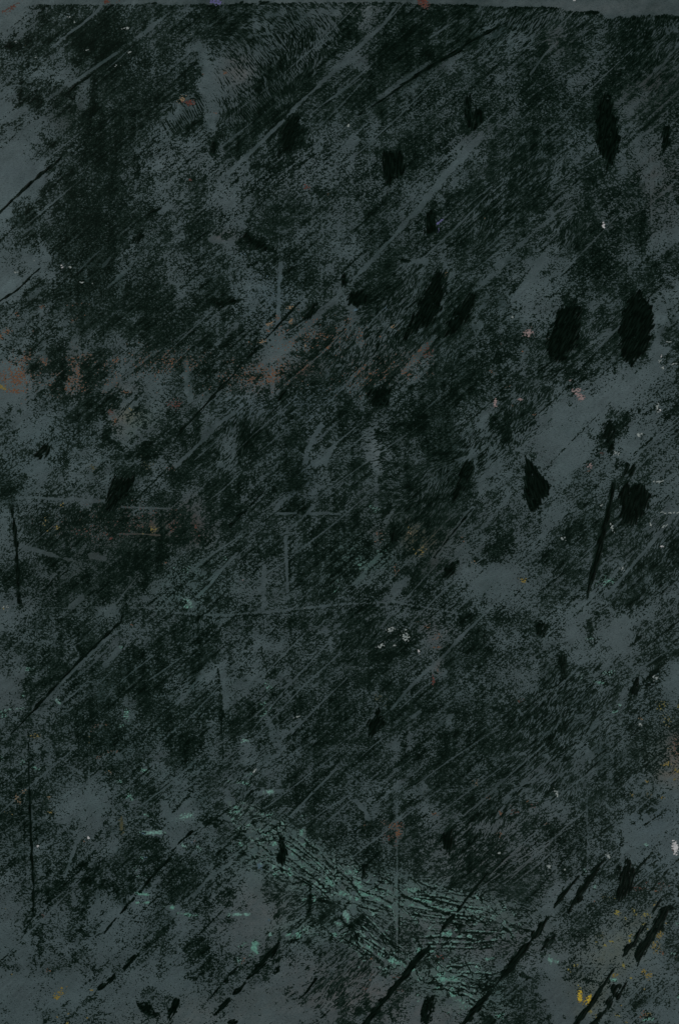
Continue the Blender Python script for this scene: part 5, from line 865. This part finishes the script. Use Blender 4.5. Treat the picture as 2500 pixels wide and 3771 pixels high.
# dabs pressed and pulled off: (outline, raggedness, bristle angle, holes)
DABS = [
 (grow((1,0), [(370,1300),(410,1285),(450,1310),(460,1370),(420,1450),(385,1430),(365,1370)]), 3, 60, .7), (grow((1,0), [(1090,1080),(1190,1060),(1230,1200),(1170,1350),(1080,1420),(1000,1440),(1015,1300),(1050,1180)]), 9, 60, .7),
 (grow((2,0), [(400,1400),(560,1390),(610,1480),(600,1600),(540,1660),(500,1620),(470,1740),(440,1800),(420,1680),(390,1600)]), 5, 90, .35),
 (grow((2,0), [(1165,900),(1215,860),(1225,1180),(1180,1180),(1150,1080)]), 5, 90, .3), (grow((2,0), [(1240,960),(1320,1010),(1340,1090),(1290,1160),(1235,1225),(1205,1205),(1225,1160),(1230,1060)]), 4, 75, .45),
 (grow((3,0), [(910,830),(950,960),(930,1040),(1000,1110),(1020,1260),(1010,1400),(960,1480),(900,1590),(880,1490),(830,1420),(800,1320),(790,1120),(800,980),(850,900)]), 7, 75, .45),
 (grow((3,0), [(1420,1150),(1470,1160),(1490,1230),(1480,1330),(1430,1400),(1385,1440),(1400,1300)]), 6, 75, .55),
 (grow((2,1), [(880,600),(960,610),(975,800),(930,1000),(840,1110),(720,1160),(620,1240),(540,1290),(620,1150),(690,1010),(730,900),(800,760)]), 8, 60, .35),
 (grow((2,1), [(1200,820),(1280,820),(1230,950),(1180,1080),(1060,1190),(970,1220),(985,1110),(1080,950)]), 7, 60, .45),
 (grow((2,1), [(800,70),(860,60),(890,140),(895,250),(850,285),(800,260),(790,160)]), 6, 90, .25), (grow((2,1), [(570,500),(650,500),(660,525),(600,535),(565,520)]), 1.5, 30, 0),
 (grow((2,1), [(70,880),(100,800),(200,780),(270,850),(250,920),(160,945),(100,930)]), 6, 60, .3), (grow((2,1), [(10,640),(50,620),(80,700),(60,770),(10,740)]), 5, 60, .5), (grow((2,1), [(270,1700),(400,1680),(470,1720),(460,1830),(360,1892),(260,1850)]), 8, 60, .6),
 (grow((3,1), [(600,900),(660,960),(640,1150),(620,1300),(520,1400),(430,1465),(370,1400),(340,1330),(355,1200),(440,980),(520,940)]), 8, 60, .3),
 (grow((3,1), [(1200,780),(1280,880),(1340,1030),(1310,1160),(1300,1260),(1230,1380),(1130,1490),(1020,1390),(1010,1200),(1040,1000),(1120,850)]), 8, 60, .25),
 (grow((1,1), [(1340,880),(1395,890),(1350,1000),(1290,1050),(1220,1080),(1270,990)]), 5, 60, .6), (grow((1,1), [(640,290),(720,250),(820,310),(900,360),(890,430),(790,410),(700,340)]), 8, 45, .6), (grow((1,1), [(1080,1710),(1095,1760),(1010,1810),(980,1800),(1030,1740)]), 3, 45, .3), (grow((1,1), [(1070,630),(1110,570),(1170,560),(1150,610),(1100,640)]), 5, 45, .6), (grow((1,1), [(430,900),(560,870),(640,880),(600,920),(480,960),(430,940)]), 8, 30, .6),
 (grow((0,2), [(400,330),(455,305),(440,370),(380,460),(315,425)]), 4, 45, .4), (grow((0,2), [(465,330),(490,318),(460,390),(410,465),(415,410)]), 2, 60, .1),
 (grow((0,2), [(1030,640),(1250,620),(1240,700),(1180,790),(1090,880),(1020,960),(975,930),(985,820),(1010,720)]), 7, 60, .45), (grow((0,2), [(1110,870),(1140,800),(1180,790),(1150,850),(1110,900)]), 3, 60, .2),
 (grow((2,2), [(1190,460),(1260,530),(1210,610),(1150,690),(1170,730),(1100,790),(1040,870),(1010,890),(1060,740),(1090,650),(1110,550)]), 7, 60, .35), (grow((2,2), [(1040,1400),(1090,1440),(1060,1510),(1000,1560),(950,1550),(970,1470)]), 4, 45, .25), (grow((2,2), [(1080,1400),(1100,1395),(1105,1420),(1085,1430)]), 1, 45, 0), (grow((2,2), [(460,1120),(520,1130),(540,1220),(490,1250),(460,1200)]), 6, 90, .5),
 (grow((3,2), [(160,430),(220,480),(270,580),(370,670),(380,720),(330,830),(240,940),(190,950),(150,860),(130,760),(140,640),(130,540)]), 6, 105, .3),
 (grow((3,2), [(1020,710),(1110,690),(1200,680),(1300,780),(1280,900),(1210,990),(1180,1060),(1080,1075),(1035,1040),(1005,850)]), 7, 75, .2), (grow((3,2), [(1080,490),(1110,500),(1090,590),(1020,640),(1050,570)]), 3, 60, .5), (grow((3,2), [(1140,500),(1160,520),(1130,620),(1090,680),(1060,700),(1100,600)]), 3, 60, .5),
 (grow((3,2), [(870,120),(940,70),(980,260),(960,370),(900,410),(890,270),(840,260)]), 7, 60, .8),
 (grow((3,3), [(250,60),(300,60),(360,110),(320,200),(240,200),(235,120)]), 7, 75, .8), (grow((3,3), [(1160,560),(1195,580),(1200,660),(1170,760),(1120,740),(1100,700)]), 5, 75, .6), (grow((3,3), [(625,215),(640,215),(635,250),(618,255),(617,235)]), 1, 75, 0), (grow((3,3), [(475,360),(520,400),(520,560),(470,570),(440,440)]), 8, 90, .9),
 (grow((2,3), [(370,850),(380,920),(420,1000),(370,1070),(310,1150),(270,1110),(255,1020),(310,940)]), 6, 60, .35),
 (grow((2,4), [(960,120),(1050,100),(1060,170),(1070,260),(1010,310),(940,280),(935,190)]), 7, 75, .5), (grow((2,4), [(215,420),(260,420),(250,500),(215,570),(200,500)]), 3, 90, .35), (grow((2,4), [(800,1640),(880,1620),(890,1720),(850,1860),(800,1890),(740,1870),(760,1720)]), 6, 75, .85),
 (grow((1,4), [(1020,150),(1055,180),(1050,240),(1090,290),(1085,370),(1045,435),(985,390),(1000,270)]), 4, 105, .6), (grow((1,4), [(60,1660),(100,1670),(90,1740),(40,1800),(0,1850),(-20,1850),(-20,1780),(20,1700)]), 5, 60, .4), (grow((1,4), [(520,1850),(570,1840),(630,1860),(610,1890),(540,1894)]), 4, 30, .3), (grow((1,4), [(940,1430),(970,1370),(1020,1360),(1010,1400),(960,1450)]), 4, 45, .6), (grow((1,4), [(1280,700),(1300,690),(1310,730),(1290,745)]), 1.5, 90, 0),
 (grow((0,4), [(1250,1680),(1330,1670),(1400,1730),(1480,1800),(1480,1850),(1400,1830),(1270,1750)]), 5, 30, .95), (grow((0,4), [(1540,1790),(1568,1770),(1600,1790),(1580,1850),(1545,1830)]), 3, 60, .1),
 (grow((3,4), [(1080,350),(1130,420),(1160,490),(1150,600),(1080,720),(1000,760),(975,700),(1000,600),(1010,520),(1000,440),(1050,420)]), 6, 75, .4), (grow((3,4), [(970,490),(1000,480),(990,540),(970,530)]), 3, 75, .4),
 (grow((0,0), [(40,400),(90,390),(140,400),(160,440),(110,465),(40,440)]), 5, 30, .4), (grow((1,0), [(640,10),(690,5),(680,35),(650,40)]), 2, 30, 0), (grow((1,0), [(850,15),(910,5),(935,25),(870,40),(780,40)]), 2.5, 30, .2), (grow((0,0), [(1380,22),(1450,22),(1455,38),(1400,44)]), 2, 30, .1), (grow((0,0), [(1000,60),(1040,40),(1050,50),(990,100),(960,110)]), 2, 45, .1),
 (grow((0,1), [(1240,280),(1300,250),(1340,290),(1300,360),(1240,340)]), 6, 60, .8),
]
for pts, jag, ang, holes in DABS:
    u, win = polygon_field(pts, 30)
    u = u + 1.6 * wobble[win]
    ink_piece('ink_dab', u, win, jag * .85, ang, holes * 1.15)
u, win = stroke_field(grow((3,2), [(960,690),(930,850),(890,1050),(840,1200),(810,1370),(780,1480),(740,1620),(712,1760)]), [17,17,25,25,25,27,16,2], 14)
ink_piece('ink_streak', u, win, 1.3, 75, 0, .97)
